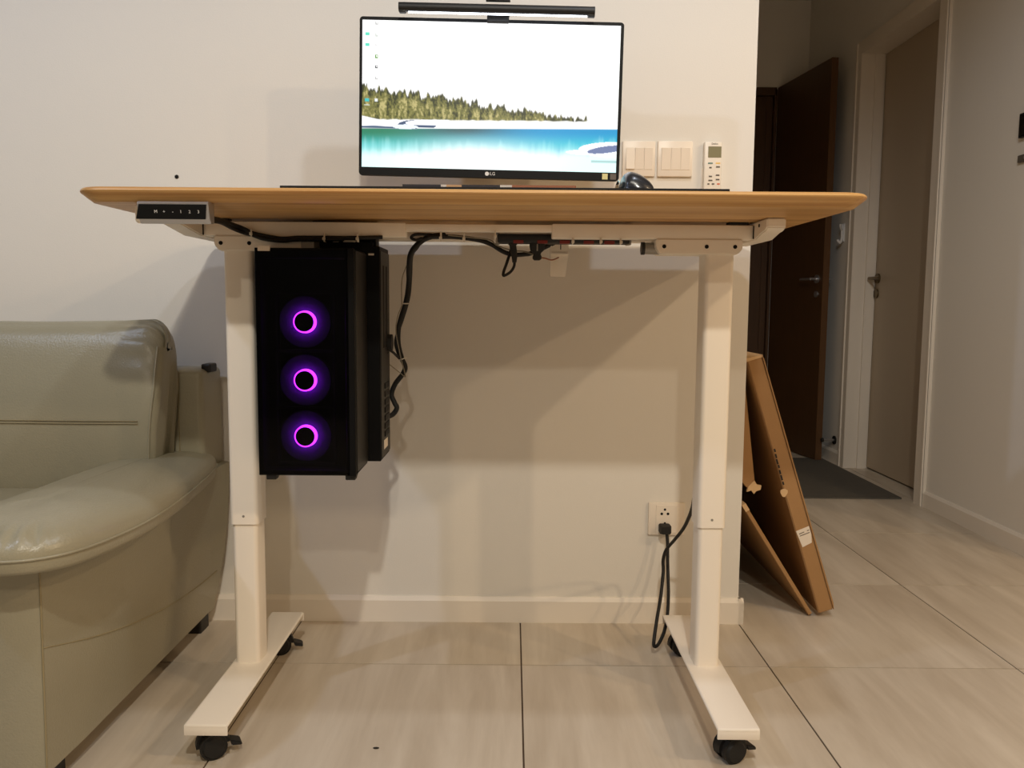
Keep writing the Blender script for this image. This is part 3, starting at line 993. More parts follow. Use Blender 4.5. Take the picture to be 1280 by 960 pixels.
def sm(x, a, b):
    t = np.clip((x - a) / (b - a), 0, 1)
    return t * t * (3 - 2 * t)


# water
wl = 0.735 - 0.035 * uu
wat = sm(vv, wl - 0.004, wl + 0.004)
depth = (vv - wl)
green, teal = L3(34, 128, 96), L3(0, 150, 205)
mixx = sm(uu, 0.05, 0.75)[..., None]
base = green * (1 - mixx) + teal * mixx
dk_ = np.exp(-((uu - 0.40) / 0.16) ** 2)[..., None] * np.exp(-(depth / 0.055) ** 2)[..., None]
base = base * (1 - dk_ * 0.75) + L3(50, 66, 60) * dk_ * 0.75
streak = noise(70, 3, 5)
fade = sm(depth + 0.07 * (streak - 0.5) + 0.02 * (noise(160, 5, 6) - 0.5), 0.055 + 0.03 * np.sin(uu * 3), 0.19)[..., None]
pale = L3(215, 250, 248) * 1.15
low = base * (1 - fade) + pale * fade
low = low * (1 - (sm(depth, 0.02, 0.12) * (1 - sm(depth, 0.12, 0.2)))[..., None] * 0.6) + L3(60, 215, 220) * (sm(depth, 0.02, 0.12) * (1 - sm(depth, 0.12, 0.2)))[..., None] * 0.6
wh = (np.exp(-((uu - 0.45) / 0.25) ** 2 - ((vv - 0.93) / 0.10) ** 2))[..., None]
low = low * (1 - wh) + 1.2 * wh
img[:] = img * (1 - wat[..., None]) + low * wat[..., None]
# trees
tt = 0.425 + 0.225 * uu + 0.02 * (uu > 0.02)
crown = tt + 0.05 * (noise(90, 2, 11) - 0.5) + 0.035 * (noise(220, 4, 12) - 0.5)
bt = 0.675 - 0.025 * uu + 0.010 * (noise(60, 2, 13) - 0.5)
endm = 1 - sm(uu, 0.875, 0.89)
tm_ = sm(vv, crown - 0.012, crown + 0.012) * (1 - sm(vv, bt - 0.008, bt + 0.008)) * endm
nn = noise(110, 16, 20) * 0.4 + noise(190, 60, 21) * 0.35 + noise(300, 140, 22) * 0.25 - 0.28 * (1 - sm(vv, crown, crown + 0.09)) + 0.08
t1, t2, t3 = L3(44, 50, 22), L3(122, 120, 62), L3(190, 178, 118)
k1 = sm(nn, 0.25, 0.6)[..., None]
k2 = sm(nn, 0.58, 0.82)[..., None]
tc_ = (t1 * (1 - k1) + t2 * k1) * (1 - k2) + t3 * k2
img[:] = img * (1 - tm_[..., None]) + tc_ * tm_[..., None]
# snow rocks, left
r1 = sm(vv, 0.645 + 0.36 * np.clip(uu - 0.0, 0, 1) , 0.652 + 0.36 * uu) * (1 - sm(vv, 0.728, 0.736)) * (uu < 0.215)
put(r1, L3(246, 246, 250) * 1.1)
put(r1 * sm(vv, 0.700 + 0.02 * noise(20, 2, 31), 0.722), L3(40, 76, 112), 1.0)
r2 = (((uu - 0.215) / 0.075) ** 2 + ((vv - 0.705) / 0.035) ** 2 < 1) * (vv < 0.722)
put(r2.astype(float), L3(64, 84, 116), 1.0)
r3 = (((uu - 0.27) / 0.10) ** 2 + ((vv - 0.692) / 0.026) ** 2 < 1) * (vv < 0.705)
put(r3.astype(float), L3(240, 242, 248) * 1.1)
put((((uu - 0.17) / 0.05) ** 2 + ((vv - 0.718) / 0.016) ** 2 < 1).astype(float), L3(225, 235, 245) * 1.1)
put(sm(vv, 0.68, 0.69) * (1 - sm(vv, wl - 0.012, wl - 0.006)) * (uu > 0.33), np.array((1.1, 1.1, 1.1)), 0.9)
# rock bottom right
r4 = (((uu - 1.02) / 0.17) ** 2 + ((vv - 0.845) / 0.058) ** 2 < 1) | (((uu - 0.9) / 0.10) ** 2 + ((vv - 0.865) / 0.02) ** 2 < 1)
put(r4.astype(float), L3(244, 248, 252) * 1.15)
r5 = (((uu - 0.96) / 0.075) ** 2 + ((vv - 0.842 + 0.25 * (uu - 0.96)) / 0.024) ** 2 < 1)
put(r5.astype(float), L3(110, 124, 165), 1.0)
put(((np.abs(vv - 0.925) < 0.008) & (uu > 0.9)).astype(float), L3(70, 130, 130), 0.5)
# desktop icons
def icon(x, y, col, wx=0.008, wy=0.011):
    put(((np.abs(uu - x) < wx) & (np.abs(vv - y) < wy)).astype(float), np.array(col), 1.0)


for y, c in ((0.095, L3(90, 220, 190)), (0.165, L3(90, 220, 190)), (0.54, L3(60, 190, 190))):
    icon(0.019, y, c)
for y, c in ((0.02, L3(190, 190, 190)), (0.10, L3(210, 215, 210)), (0.165, L3(225, 225, 225)), (0.245, L3(90, 150, 50)), (0.315, L3(90, 95, 100)), (0.39, L3(190, 190, 190)), (0.465, L3(220, 220, 220)), (0.54, L3(225, 230, 230))):
    icon(0.054, y, c, 0.006)
    icon(0.054 + 0.002, y - 0.003, L3(250, 250, 250) * 1.1, 0.003, 0.005)
for y in (0.13, 0.19, 0.575):
    icon(0.019, y + 0.0, L3(225, 232, 230), 0.010, 0.003)

sm_me = bpy.data.meshes.new('screen')
xs, zs = sl + uu * (sr - sl), st + vv * (sb - st)
co = np.stack([xs, np.full_like(xs, 0.0018), zs], -1).reshape(-1, 3)
Mn = np.array(MM)
co = co @ Mn[:3, :3].T + Mn[:3, 3] - np.array(ORI[mo.name])
ii, jj = np.meshgrid(np.arange(NX - 1), np.arange(NY - 1))
q = (jj * NX + ii).reshape(-1)
faces = np.stack([q, q + NX, q + NX + 1, q + 1], -1)
sm_me.vertices.add(len(co)); sm_me.vertices.foreach_set('co', co.reshape(-1))
sm_me.loops.add(faces.size); sm_me.loops.foreach_set('vertex_index', faces.reshape(-1))
sm_me.polygons.add(len(faces)); sm_me.polygons.foreach_set('loop_start', np.arange(0, faces.size, 4))
sm_me.update()
at = sm_me.color_attributes.new('picture', 'FLOAT_COLOR', 'POINT')
at.data.foreach_set('color', np.concatenate([img.reshape(-1, 3), np.ones((NX * NY, 1))], 1).reshape(-1).astype(np.float32))
sm_me.materials.append(MATS['screen'])
so = bpy.data.objects.new('screen', sm_me)
COL.objects.link(so)
so.parent = mo
so['label'] = 'lit screen with trees, turquoise lake and snow'
R3 = (Matrix.Rotation(-mroll, 3, 'Y') @ FACE)
text('logo_text', 'LG', 0.0105, MM @ Vector((0.0085, -0.0004, -hh + 0.0098)), R3, 'ink_white', mo)
lg = cyl((-0.0045, -0.0008, -hh + 0.0098), (-0.0045, 0.001, -hh + 0.0098), 0.0048, 20)
obj('logo_disc', xf(lg, MM), 'ink_white', mo)
obj('yellow_sticker', mb(hw - 0.040, hw - 0.027, -hh + 0.003, -hh + 0.0165, -0.0006, 0.001), 'sticker_yellow', mo)
obj('black_sticker', mb(hw - 0.021, hw - 0.007, -hh + 0.003, -hh + 0.0165, -0.0006, 0.001), 'ink_grey', mo)
obj('mount_arm', xf(box(-0.03, 0.03, 0.045, WY - MY + 0.001, -0.04, 0.04, 0.003), MM), 'black_steel', mo)
obj('mount_plate', xf(box(-0.06, 0.06, 0.045, 0.052, -0.06, 0.06, 0.002), MM), 'black_steel', mo)

# light bar on top of the monitor
lb = thing('monitor_light_bar', onY(620, 22, MY), 'black monitor light bar clipped on the screen top, lit underneath', 'lamp')
b0, b1 = onY(498.5, 8.5, MY - 0.03), onY(743.5, 14.5, MY - 0.03)
bar = cyl(b0, b1, 0.0105, 24)
obj('bar', bar, 'black_plastic', lb, True)
ax = (b1 - b0).normalized()
perp = Vector((-ax.z, 0, ax.x))
if perp.z > 0: perp = -perp
s0, s1 = b0 + ax * 0.022, b1 - ax * 0.018
obj('lamp_strip', loft([[p + perp * 0.0075 + Vector((0, -0.0035, 0)), p + perp * 0.0075 + Vector((0, 0.006, 0)), p + perp * 0.0118 + Vector((0, 0.004, 0)), p + perp * 0.0118 + Vector((0, -0.002, 0))] for p in (s0, s1)]), 'led_white', lb)
for p_ in (b0 + ax * 0.009, b1 - ax * 0.008):
    obj('end_cap', box(p_.x - 0.008, p_.x + 0.008, p_.y - 0.006, p_.y + 0.006, p_.z - 0.0135, p_.z - 0.004, 0.002), 'black_plastic', lb, True)
cm = MM @ Vector((onY(621, 30, MY).x - mc.x, 0, hh))
obj('clip', xf(box(-0.0255, 0.0255, -0.006, 0.02, -0.009, 0.014, 0.002), Matrix.Translation(cm) @ Matrix.Rotation(-mroll, 4, 'Y')), 'dark_steel', lb)
obj('clip_counterweight', xf(box(-0.0265, 0.0265, -0.02, 0.032, 0.012, 0.026, 0.004), Matrix.Translation(cm) @ Matrix.Rotation(-mroll, 4, 'Y')), 'black_plastic', lb)
obj('touch_pad', xf(box(-0.028, 0.028, -0.035, -0.025, 0.0295, 0.0325, 0.001), Matrix.Translation(cm) @ Matrix.Rotation(-mroll, 4, 'Y')), 'dark_steel', lb)

# ================================================================== wall fittings
def switch(u0, v0, u1, v1, label, light_first):
    a, b = onY(u0, v0, WY - 0.008), onY(u1, v1, WY - 0.008)
    t = thing('wall_switch', ((a.x + b.x) / 2, WY, b.z), label, 'switch', 'switch plates beside the monitor')
    obj('plate', box(a.x, b.x, WY - 0.009, WY + 0.001, b.z, a.z, 0.0025), 'white_plastic', t, True)
    w_ = b.x - a.x
    ix0, ix1 = a.x + w_ * 0.10, b.x - w_ * 0.07
    iz0, iz1 = b.z + (a.z - b.z) * 0.19, a.z - (a.z - b.z) * 0.19
    for k in range(3):
        x0 = ix0 + (ix1 - ix0) * k / 3
        x1 = ix0 + (ix1 - ix0) * (k + 1) / 3
        bmx = box(x0 + 0.0006, x1 - 0.0006, WY - 0.0115, WY - 0.004, iz0, iz1, 0.0007, 1)
        ang_ = math.radians(-4 if (k == 0 and light_first) else 3)
        obj('rocker', xf(bmx, about(((x0 + x1) / 2, WY - 0.006, (iz0 + iz1) / 2), ang_, 'X')), 'rocker', t)
    return t


switch(778.5, 176, 818.5, 220.5, 'triple wall switch next to the monitor with one rocker pressed', True)
switch(822.5, 176, 865, 221, 'triple wall switch next to the remote with all rockers level', False)

ra, rb = onY(881, 177, WY - 0.02), onY(903, 177, WY - 0.02)
RZ1 = ra.z
RZ0 = RZ1 - 0.155
hold = thing('remote_holder', ((ra.x + rb.x) / 2, WY, RZ0 - 0.004), 'white wall cradle holding the air conditioner remote', 'holder')
obj('back_plate', box(ra.x - 0.002, rb.x + 0.002, WY - 0.003, WY + 0.001, RZ0 - 0.004, RZ0 + 0.09), 'white_plastic', hold)
obj('cup', box(ra.x - 0.003, rb.x + 0.003, WY - 0.023, WY, RZ0 - 0.006, RZ0 - 0.001, 0.001), 'white_plastic', hold)
rm = thing('remote_control', ((ra.x + rb.x) / 2, WY - 0.012, RZ0), 'white air conditioner remote with small display on the wall', 'remote')
obj('remote_body', box(ra.x, rb.x, WY - 0.020, WY - 0.003, RZ0 - 0.001, RZ1, 0.003, 3), 'remote_white', rm, True)


def rp(u, v):
    return onY(u, v, WY - 0.0202)


def rbox(name, u0, v0, u1, v1, m, t=0.0006):
    a, b = rp(u0, v0), rp(u1, v1)
    return obj(name, box(a.x, b.x, WY - 0.020 - t, WY - 0.0195, b.z, a.z), m, rm)


rbox('display', 885.5, 183, 901.5, 197, 'lcd')
p = rp(893.6, 179.8)
text('brand_print', 'Daikin', 0.0065, (p.x, WY - 0.0203, p.z), FACE, 'ink_grey', rm)
for u, v, m_, wx_ in ((888, 204, 'btn_teal', 3), (897.5, 204, 'btn_yellow', 2.8), (888, 209.5, 'ink_grey', 1.6), (897.5, 208.6, 'ink_grey', 2.4),
                      (888, 220.5, 'ink_grey', 2), (897, 219, 'ink_grey', 2.2), (888, 225.5, 'ink_grey', 2.4), (897, 224.5, 'ink_grey', 2.2),
                      (885.5, 230, 'ink_grey', 1.2), (891.3, 230, 'ink_grey', 1.6), (898, 230, 'btn_red', 1.7)):
    rbox('button', u - wx_, v - 0.9, u + wx_, v + 0.9, m_)

oa, ob = onY(811, 628.5, WY - 0.008), onY(855, 669, WY - 0.008)
ot = thing('wall_outlet', ((oa.x + ob.x) / 2, WY, ob.z), 'white double power outlet on the wall behind the desk leg', 'outlet')
obj('plate', box(oa.x, ob.x, WY - 0.009, WY + 0.001, ob.z, oa.z, 0.0025), 'white_plastic', ot, True)
obj('socket_panel', box(oa.x + 0.02, ob.x - 0.02, WY - 0.0105, WY - 0.006, ob.z + 0.006, oa.z - 0.006, 0.001), 'white_plastic', ot)
for u, v, r in ((831.2, 637, 0.0033), (827.2, 642.3, 0.0036), (835, 642.3, 0.0036), (831, 654, 0.0030)):
    p = onY(u, v, WY - 0.0105)
    obj('pin_hole', cyl((p.x, WY - 0.0112, p.z), (p.x, WY - 0.009, p.z), r, 12), 'hole_black', ot)

p0 = onY(831, 661, WY - 0.02)
dc = thing('mains_lead', (p0.x, WY - 0.02, 0.02), 'black power cord looping from the wall outlet towards the desk leg', 'cord')
plb = loft([[(p0.x + x, y, p0.z + z) for x, z in rrect(-w_, w_, -h_, h_, 0.005, 4)] for y, w_, h_ in
            ((WY - 0.010, 0.0155, 0.0125), (WY - 0.03, 0.016, 0.0125), (WY - 0.042, 0.013, 0.010))])
obj('plug_body', plb, 'rubber', dc, True)
cordp = [(833.5, 667, 2.19), (834.5, 680, 2.185), (834.5, 700, 2.175), (835, 720, 2.16), (835.5, 745, 2.12), (834, 770, 2.07), (830, 790, 2.03), (823, 805, 2.005), (818, 808, 1.995), (817.5, 800, 1.995), (821, 775, 2.03), (826, 745, 2.08), (829, 715, 2.11), (829, 700, 2.11), (833, 687, 2.09), (843, 675, 2.05), (854, 661, 2.0), (861, 647, 1.95), (865.5, 634, 1.90), (868, 620, 1.86)]
obj('cord', tube(Pp(cordp), 0.0044), 'rubber', dc, 'all')

p = onY(221, 221, WY)
ws = thing('wall_screw', (p.x, WY, p.z), 'small dark screw plug in the blank wall above the sofa', 'screw')
obj('head', cyl((p.x, WY - 0.002, p.z), (p.x, WY + 0.001, p.z), 0.0042, 14), 'hole_black', ws)
obj('collar', cyl((p.x, WY - 0.001, p.z), (p.x, WY + 0.001, p.z), 0.0055, 14), 'ink_grey', ws)

# corridor fittings
p = onX(1052, 291, HX - 0.01)
hkk = thing('wall_hook', (HX, p.y, p.z - 0.06), 'small pale hook on the corridor wall beside the brown door', 'hook')
obj('stem', tube([(HX - 0.004, p.y, p.z + 0.045), (HX - 0.012, p.y - 0.01, p.z + 0.02), (HX - 0.012, p.y - 0.012, p.z - 0.03), (HX - 0.02, p.y - 0.01, p.z - 0.055), (HX - 0.03, p.y, p.z - 0.04)], 0.008), 'ink_white', hkk, 'all')
obj('arm', tube([(HX - 0.012, p.y - 0.01, p.z + 0.01), (HX - 0.03, p.y - 0.03, p.z + 0.03), (HX - 0.032, p.y - 0.035, p.z + 0.045)], 0.006), 'ink_white', hkk, 'all')
obj('base', box(HX - 0.006, HX + 0.001, p.y - 0.018, p.y + 0.018, p.z - 0.05, p.z + 0.05, 0.002), 'ink_white', hkk)
p = onX(1037, 550, HX - 0.03)
dsn = thing('door_stop', (HX, p.y, p.z - 0.015), 'metal door stop low on the corridor wall beside the brown door', 'door stop')
obj('rod', cyl((HX - 0.07, p.y, p.z), (HX + 0.001, p.y, p.z), 0.008, 14), 'silver', dsn, True)
obj('flange', cyl((HX - 0.008, p.y, p.z), (HX + 0.001, p.y, p.z), 0.024, 18), 'dark_steel', dsn, True)
obj('rubber_tip', cyl((HX - 0.078, p.y, p.z), (HX - 0.066, p.y, p.z), 0.012, 14), 'rubber', dsn, True)
pz1, pz0 = onX(1278, 143, HX).z, onX(1278, 173, HX).z
wp = thing('wall_panel', (HX, 2.98, pz0), 'dark flat panel fixed high on the right corridor wall', 'panel')
obj('frame', box(HX - 0.015, HX + 0.001, 2.90, 3.046, pz0, pz1, 0.002), 'black_plastic', wp)
obj('panel_glass', box(HX - 0.0165, HX - 0.014, 2.908, 3.038, pz0 + 0.006, pz1 - 0.006), 'black_gloss', wp)
gz1, gz0 = onX(1278, 194, HX).z, onX(1278, 203, HX).z
gp = thing('wall_button', (HX, 2.98, gz0), 'small grey button plate under the dark wall panel', 'button')
obj('plate', box(HX - 0.010, HX + 0.001, 2.96, 3.050, gz0, gz1, 0.002), 'ink_grey', gp)
obj('button', cyl((HX - 0.014, 3.0, (gz0 + gz1) / 2), (HX - 0.009, 3.0, (gz0 + gz1) / 2), 0.008, 14), 'grey_steel', gp)

# doormat
dmt = obj('doormat', loft([[(x, y, z) for x, y in rrect(1.03, 1.79, 3.72, 4.72, 0.01, 3)] for z in (-0.0005, 0.006)]), 'doormat')
tag(dmt, 'flat grey doormat on the corridor floor in front of the doors', 'doormat')

# ================================================================== cartons against the corridor side
def slab(pA, pB, th, y0, y1, side=1):
    """leaning slab: pA bottom, pB top (x,z) of its lower face; thickness to the right"""
    a, b = Vector((pA[0], 0, pA[1])), Vector((pB[0], 0, pB[1]))
    d = (b - a).normalized()
    n = Vector((d.z, 0, -d.x)) * side
    return a, b, d, n


a, b, d, n = slab((0.868, 0.014), (0.640, 0.728), 0.043, 0, 0)
th = 0.043
ct = thing('flat_carton', (0.89, 2.6, 0), 'flat brown cardboard carton with white shipping label leaning on the wall', 'carton')
ys, ye = 2.258, 3.10
bx = loft([[v + Vector((0, y, 0)) for v in (a, b, b + n * th, a + n * th)] for y in (ys, ye)])
for v in bx.verts:
    if v.co.z < 0.0: v.co.z = 0.0005
bmesh.ops.recalc_face_normals(bx, faces=bx.faces[:])
bmesh.ops.bevel(bx, geom=bx.edges[:], offset=0.0025, segments=2, affect='EDGES')
obj('carton_body', bx, 'cardboard', ct)
# torn top flap, folded edge line and battered lip
mid = (a + b) / 2
obj('top_flap', loft([[v + Vector((0, y, 0)) for v in (b - n * 0.004 + d * 0.003, b + n * (th + 0.002) + d * 0.0005, b + n * (th + 0.002) - d * 0.006, b - n * 0.003 - d * 0.006)] for y in (ys - 0.002, ys + 0.25)]), 'cardboard_torn', ct)
obj('edge_lip', loft([[v + Vector((0, y, 0)) for v in (a + n * th, b + n * th, b + n * (th + 0.003) - d * 0.01, a + n * (th + 0.004) + d * 0.02)] for y in (ys - 0.003, ys + 0.004)]), 'cardboard', ct)


def on_edge(u, v, off=0.0):
    p = onY(u, v, ys)
    return Vector((p.x, ys - off, p.z))


lab = [on_edge(994.8, 664, 0.0015), on_edge(1011, 657.5, 0.0015), on_edge(1014, 668, 0.0015), on_edge(1014.5, 678, 0.0015), on_edge(1003, 684, 0.0015)]
bm = loft([[q_ for q_ in lab], [q_ + Vector((0, 0.002, 0)) for q_ in lab]])
lo = obj('shipping_label', bm, 'paper_white', ct)
tdir = (on_edge(1011, 657.5) - on_edge(994.8, 664)).normalized()
ndir = Vector((0, -1, 0))
udir = ndir.cross(tdir)
Rl = Matrix((tdir, udir, ndir)).transposed()
for (u0, v0), (u1, v1) in (((998.5, 667.5), (1005, 664.8)), ((1008.5, 663.2), (1011, 662.2)), ((999.5, 670), (1011.8, 665.2))):
    p0_, p1_ = on_edge(u0, v0, 0.0018), on_edge(u1, v1, 0.0018)
    obj('label_print', loft([[p_ + udir * s for s in (-0.0011, 0.0011)] + [p_ + udir * s + Vector((0, 0.001, 0)) for s in (0.0011, -0.0011)] for p_ in (p0_, p1_)]), 'ink_grey', lo)
# printed marks down the edge
for k, (u, v) in enumerate(((968.5, 563), (970, 570), (971.5, 577), (973.5, 583), (975, 590), (977, 597), (979, 604))):
    p_ = on_edge(u, v, 0.0008)
    L = 0.0045 + 0.003 * ((k * 7) % 3) / 2
    obj('edge_print', loft([[p_ + d * s * L + n * t_ + Vector((0, 0, 0)) for t_ in (-0.0022, 0.0022)] + [p_ + d * s * L + n * t_ + Vector((0, 0.001, 0)) for t_ in (0.0022, -0.0022)] for s in (-1, 1)]), 'ink_black', ct)
p_ = on_edge(980, 616, 0.001)
obj('torn_patch', loft([[p_ + Vector((0.010 * math.cos(t) * (1 + 0.25 * math.sin(3 * t)), y, 0.012 * math.sin(t))) for t in [2 * PI * k / 10 for k in range(10)]] for y in (0, 0.002)]), 'cardboard_torn', ct)

# lower loose board
a2, b2, d2v, n2 = slab((0.845, 0.004), (0.645, 0.318), 0.012, 0, 0)
lbd = thing('loose_cardboard', (0.74, 2.6, 0), 'thin cardboard sheet propped below the flat carton', 'cardboard')
bx = loft([[v + Vector((0, y, 0)) for v in (a2, b2, b2 + n2 * 0.011, a2 + n2 * 0.011)] for y in (2.27, 2.95)])
for v in bx.verts:
    if v.co.z < 0: v.co.z = 0.0005
bmesh.ops.recalc_face_normals(bx, faces=bx.faces[:])
bmesh.ops.bevel(bx, geom=bx.edges[:], offset=0.0015, segments=1, affect='EDGES')
obj('sheet', bx, 'cardboard', lbd)
obj('torn_edge', loft([[v + Vector((0, y, 0)) for v in (b2 - d2v * 0.02, b2 + d2v * 0.002, b2 + n2 * 0.012 + d2v * 0.002, b2 + n2 * 0.012 - d2v * 0.02)] for y in (2.266, 2.30)]), 'cardboard_torn', lbd)
# upright piece between
a3, b3, d3, n3 = slab((0.668, 0.36), (0.634, 0.66), 0.014, 0, 0)
up3 = thing('cardboard_insert', (0.66, 2.6, 0.3), 'narrow cardboard insert with torn end between carton and wall', 'cardboard')
rng_ = [Vector((0.634, 0, 0.66)), Vector((0.646, 0, 0.66)), Vector((0.684, 0, 0.372)), Vector((0.662, 0, 0.366)), Vector((0.634, 0, 0.40))]
obj('insert_body', loft([[v + Vector((0, y, 0)) for v in rng_] for y in (2.285, 2.95)]), 'cardboard', up3)
tor = [(0.664, 0.372), (0.680, 0.388), (0.688, 0.376), (0.700, 0.374), (0.698, 0.362), (0.686, 0.358), (0.680, 0.350), (0.672, 0.360), (0.660, 0.356)]
obj('torn_end', prism(tor, 'Y', 2.279, 2.288), 'cardboard_torn', up3)
# ================================================================== sofa
sf = thing('sofa', (-1.7, 1.75, 0), 'cream leather sofa with padded arm left of the desk', 'sofa')
SX0 = -2.75

# arm side: lofted perimeter in plan over several heights
def arm_ring(z):
    t = (z - 0.045) / 0.39
    ob = -0.808 + 0.052 * t + 0.012 * math.sin(PI * t)       # outside near the back
    of = -0.806 + 0.004 * t                                     # outside near the front
    fy = 1.372
    pts = [(-1.06, 2.185), (-1.06, 1.9), (-1.06, 1.5), (-1.06, fy + 0.02), (-1.03, fy), (-0.95, fy - 0.004), (-0.87, fy - 0.003), (of - 0.022, fy), (of - 0.004, fy + 0.008)]
    for k in range(1, 9):
        s = k / 8
        pts.append((of + (ob - of) * s ** 0.8 + 0.016 * math.sin(PI * s) * t, fy + 0.03 + (2.15 - fy - 0.03) * s))
    pts += [(ob + 0.004, 2.175), (ob - 0.01, 2.188)]
    return [(x, y, z) for x, y in pts]


zs_ = [0.045, 0.05, 0.12, 0.20, 0.28, 0.36, 0.42, 0.45]
am = obj('arm', loft([arm_ring(z) for z in zs_]), 'leather', sf, True)
# seams of the arm
sp = [onX(u, v, -0.797) + Vector((0.0, 0, 0)) for u, v in ((48, 795), (100, 787), (160, 773))]
seam = []
for s in [k / 8 for k in range(9)]:
    z = 0.275 - 0.115 * math.sin(s * PI / 2) ** 0.8
    r = arm_ring(z)[8:17]
    i = min(int(s * 8), 7)
    f_ = s * 8 - i
    A, B = Vector(r[i]), Vector(r[i + 1])
    seam.append(A.lerp(B, f_) + Vector((0.0003, 0, 0)))
obj('side_seam', tube(seam, 0.0013, n=6), 'leather_seam', am, 'all')
obj('corner_seam', tube([Vector(arm_ring(z)[8]) + Vector((0.0002, -0.0005, 0)) for z in zs_[1:]], 0.0017, n=6), 'leather_seam', am, 'all')

# arm pad
outl = [(-0.86, 1.292), (-0.79, 1.298), (-0.735, 1.345), (-0.704, 1.45), (-0.694, 1.60), (-0.712, 1.82), (-0.748, 2.06), (-0.79, 2.15), (-0.88, 2.178),
        (-0.95, 2.15), (-0.975, 2.0), (-0.985, 1.75), (-0.985, 1.50), (-0.965, 1.36), (-0.92, 1.305)]
outl = [(p.x, p.y) for p in smooth_path([(x, y, 0) for x, y in outl], 8, True)]
spine_x, sy0, sy1 = -0.850, 1.48, 2.0
pad_rings = []


def pad_pt(x, y, s, z):
    cy_ = min(max(y, sy0), sy1)
    return (spine_x + (x - spine_x) * s, cy_ + (y - cy_) * s, z)


for s, z in ((0.90, 0.428), (0.965, 0.430), (0.99, 0.437), (0.995, 0.452)):
    pad_rings.append([pad_pt(x, y, s, z) for x, y in outl])
for k in range(1, 13):
    a_ = PI / 2 * k / 12.5
    s = math.cos(a_) ** 0.85
    zz = 0.455 + 0.056 * math.sin(a_) ** 0.8
    ring = []
    for x, y in outl:
        p_ = pad_pt(x, y, s, zz)
        front = max(0.0, min(1.0, (1.62 - y) / 0.3)) * (x > -1.0)
        wr_ = 0.006 * front * math.sin(y * 160 + x * 190 + 2 * math.sin(x * 60)) * math.exp(-((s - 0.86) / 0.12) ** 2)
        sag = -0.010 * max(0, (y - 1.75) / 0.4)
        bulge = 0.006 * math.exp(-((y - 1.42) / 0.16) ** 2) * math.sin(a_)
        ring.append((p_[0], p_[1], p_[2] + wr_ + sag * math.sin(a_) + bulge))
    pad_rings.append(ring)
ap = obj('arm_pad', loft(pad_rings), 'leather', sf, 'all')
obj('welt', tube([pad_pt(x, y, 1.0, 0.455) for x, y in outl[::2]], 0.0026, n=6, closed=True, per=2), 'leather', ap, 'all')

# back frame behind the cushion
bk = obj('back_frame', box(SX0 + 0.05, -0.775, 2.06, 2.205, 0.40, 0.704, 0.016, 3), 'leather', sf, True)
obj('frame_seam', tube([(-0.835, 2.0592, z) for z in (0.45, 0.55, 0.65, 0.700)], 0.0015, n=6), 'leather_seam', bk, 'all')
obj('corner_tab', box(-0.792, -0.768, 2.10, 2.15, 0.694, 0.716, 0.004), 'sofa_foot', bk)
obj('base', box(SX0, -0.97, 1.40, 2.19, 0.05, 0.33, 0.015, 3), 'leather', sf, True)


def pillow(x0, x1, y0, y1, z0, z1, ex=0.28, ez=0.42, nu=64, nv=40, f=None):
    cx_, cy_, cz_ = (x0 + x1) / 2, (y0 + y1) / 2, (z0 + z1) / 2
    hx_, hy_, hz_ = (x1 - x0) / 2, (y1 - y0) / 2, (z1 - z0) / 2
    sg = lambda v, e: math.copysign(abs(v) ** e, v)
    rings = []
    for j in range(1, nv):
        b_ = -PI / 2 + PI * j / nv
        ring = []
        for i in range(nu):
            a_ = 2 * PI * i / nu
            p_ = Vector((hx_ * sg(math.cos(b_), ex) * 1.0, 0, 0))
            # axis of revolution along Y (thin direction)
            x = hx_ * sg(math.cos(b_), ez) * sg(math.cos(a_), ex)
            z = hz_ * sg(math.cos(b_), ez) * sg(math.sin(a_), ex)
            y = hy_ * sg(math.sin(b_), 0.75)
            q_ = Vector((cx_ + x, cy_ + y, cz_ + z))
            ring.append(f(q_) if f else q_)
        rings.append(ring)
    return loft(rings)


CPROF = [(p.x, p.y) for p in smooth_path([(1.925, 0.43, 0), (1.905, 0.55, 0), (1.910, 0.65, 0), (1.93, 0.74, 0), (1.955, 0.80, 0), (1.99, 0.826, 0),
                                          (2.025, 0.824, 0), (2.05, 0.79, 0), (2.055, 0.70, 0), (2.055, 0.56, 0), (2.05, 0.44, 0), (1.95, 0.425, 0)], 5, True)]


def cushion_ring(x, inset):
    """profile of the back cushion at x, drawn in by `inset` (more at the top than at the foot)"""
    cy_, cz_ = 1.985, 0.60
    ring = []
    for k_, (y, z) in enumerate(CPROF):
        up = max(0.0, (z - 0.60) / 0.226)
        zz = z - inset * (0.25 + 1.1 * up)
        yy = y + inset * (0.45 if y < cy_ else -0.6)
        ring.append((x - 0.022 * (1 - min(1, (z - 0.43) / 0.25)) * (x > -1.2), yy, zz))
    return ring


XE = -0.822
crs = []
for k in range(0, 9):
    a_ = PI / 2 * k / 8
    crs.append(cushion_ring(XE - 0.050 * (1 - math.cos(a_)) - 0.002, 0.042 * (1 - math.sin(a_)) + (0.006 if k == 0 else 0)))
crs = crs[::1]
for x in [-0.90 - 0.03 * k for k in range(30)]:
    crs.append(cushion_ring(x, -0.004 * math.sin((x + 0.9) * 6)))
crs += [cushion_ring(-1.80, 0.004), cushion_ring(-1.815, 0.02), cushion_ring(-1.82, 0.04)]
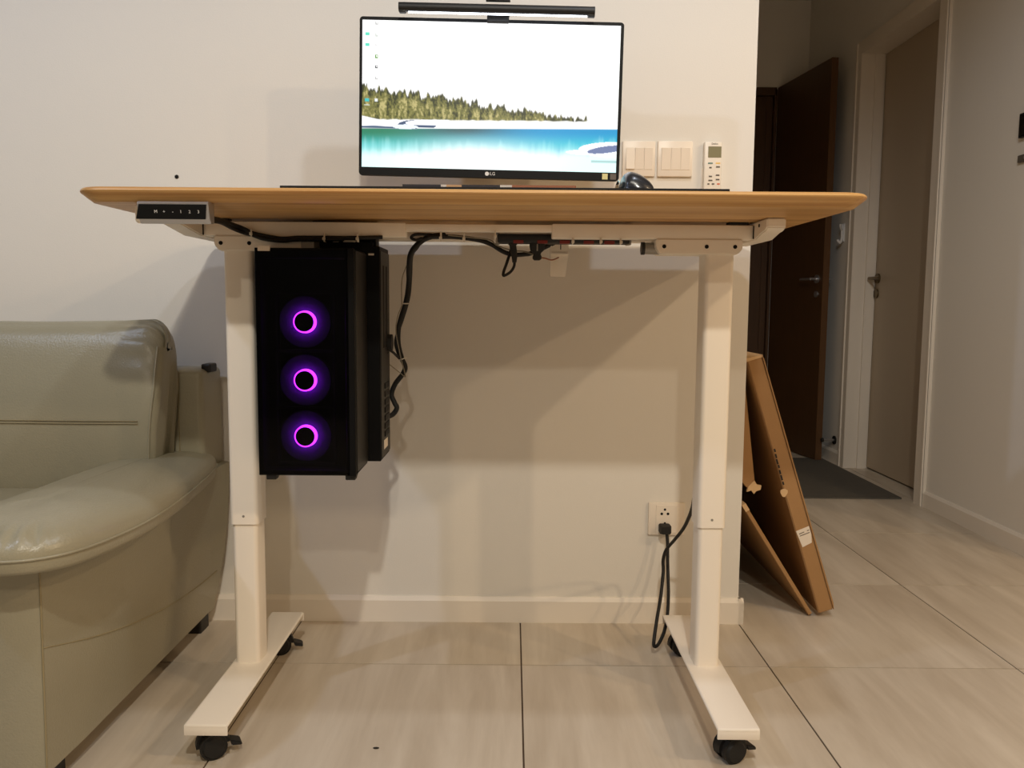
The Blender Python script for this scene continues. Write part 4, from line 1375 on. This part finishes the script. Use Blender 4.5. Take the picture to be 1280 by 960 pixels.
# gathers round the upper corner
for r_i, ring in enumerate(crs[:16]):
    for p_i, (x, y, z) in enumerate(ring):
        g_ = math.exp(-((x + 0.86) / 0.05) ** 2) * max(0.0, min(1.0, (z - 0.66) / 0.1))
        w_ = 0.005 * g_ * math.sin(p_i * 1.55)
        ring[p_i] = (x, y - w_ * 0.5, z + w_)
bc = obj('back_cushion', loft(crs), 'leather', sf, 'all')
edge_pts = [Vector(crs[4][k]) + Vector((0.004, -0.002, 0)) for k in range(0, 19, 2)]
obj('edge_welt', tube(edge_pts, 0.0026, n=6, per=3), 'leather', bc, 'all')
for dv in (525.5, 529.0):
    zz = onY(60, dv, 1.905).z
    yy = min(CPROF[:12], key=lambda q_: abs(q_[1] - zz))[0]
    obj('stitch_line', tube([(x, yy + 0.0002 - 0.002 * (x > -1.2), zz) for x in (-1.79, -1.5, -1.2, -1.0, -0.90, -0.868)], 0.0011, n=6, per=4), 'leather_seam', bc, 'all')
obj('back_cushion', pillow(-2.70, -1.825, 1.78, 2.05, 0.43, 0.832, 0.20, 0.34, 64, 32), 'leather', sf, 'all')
obj('seat_cushion', pillow(-1.86, -0.99, 1.36, 2.02, 0.30, 0.436, 0.14, 0.3, 48, 24), 'leather', sf, 'all')
obj('seat_cushion', pillow(-2.70, -1.865, 1.36, 2.02, 0.30, 0.436, 0.14, 0.3, 48, 24), 'leather', sf, 'all')
for x, y in ((-0.845, 2.145), (-2.65, 2.1), (-0.86, 1.45), (-2.65, 1.45)):
    obj('sofa_foot', vtube(x - 0.025, x + 0.028, y - 0.03, y + 0.03, 0.0, 0.055, 0.004, 3), 'sofa_foot', sf)

# crumb on the floor
p = onZ(470, 935.5, 0)
cr = obj('floor_crumb', loft([[(p.x + r * math.cos(t) * 1.8, p.y + r * math.sin(t), z) for t in [2 * PI * k / 8 for k in range(8)]] for r, z in ((0.003, 0.0), (0.0036, 0.0012), (0.0015, 0.0024))]), 'crumb')
tag(cr, 'tiny dark crumb lying on the tiled floor under the desk', 'crumb')
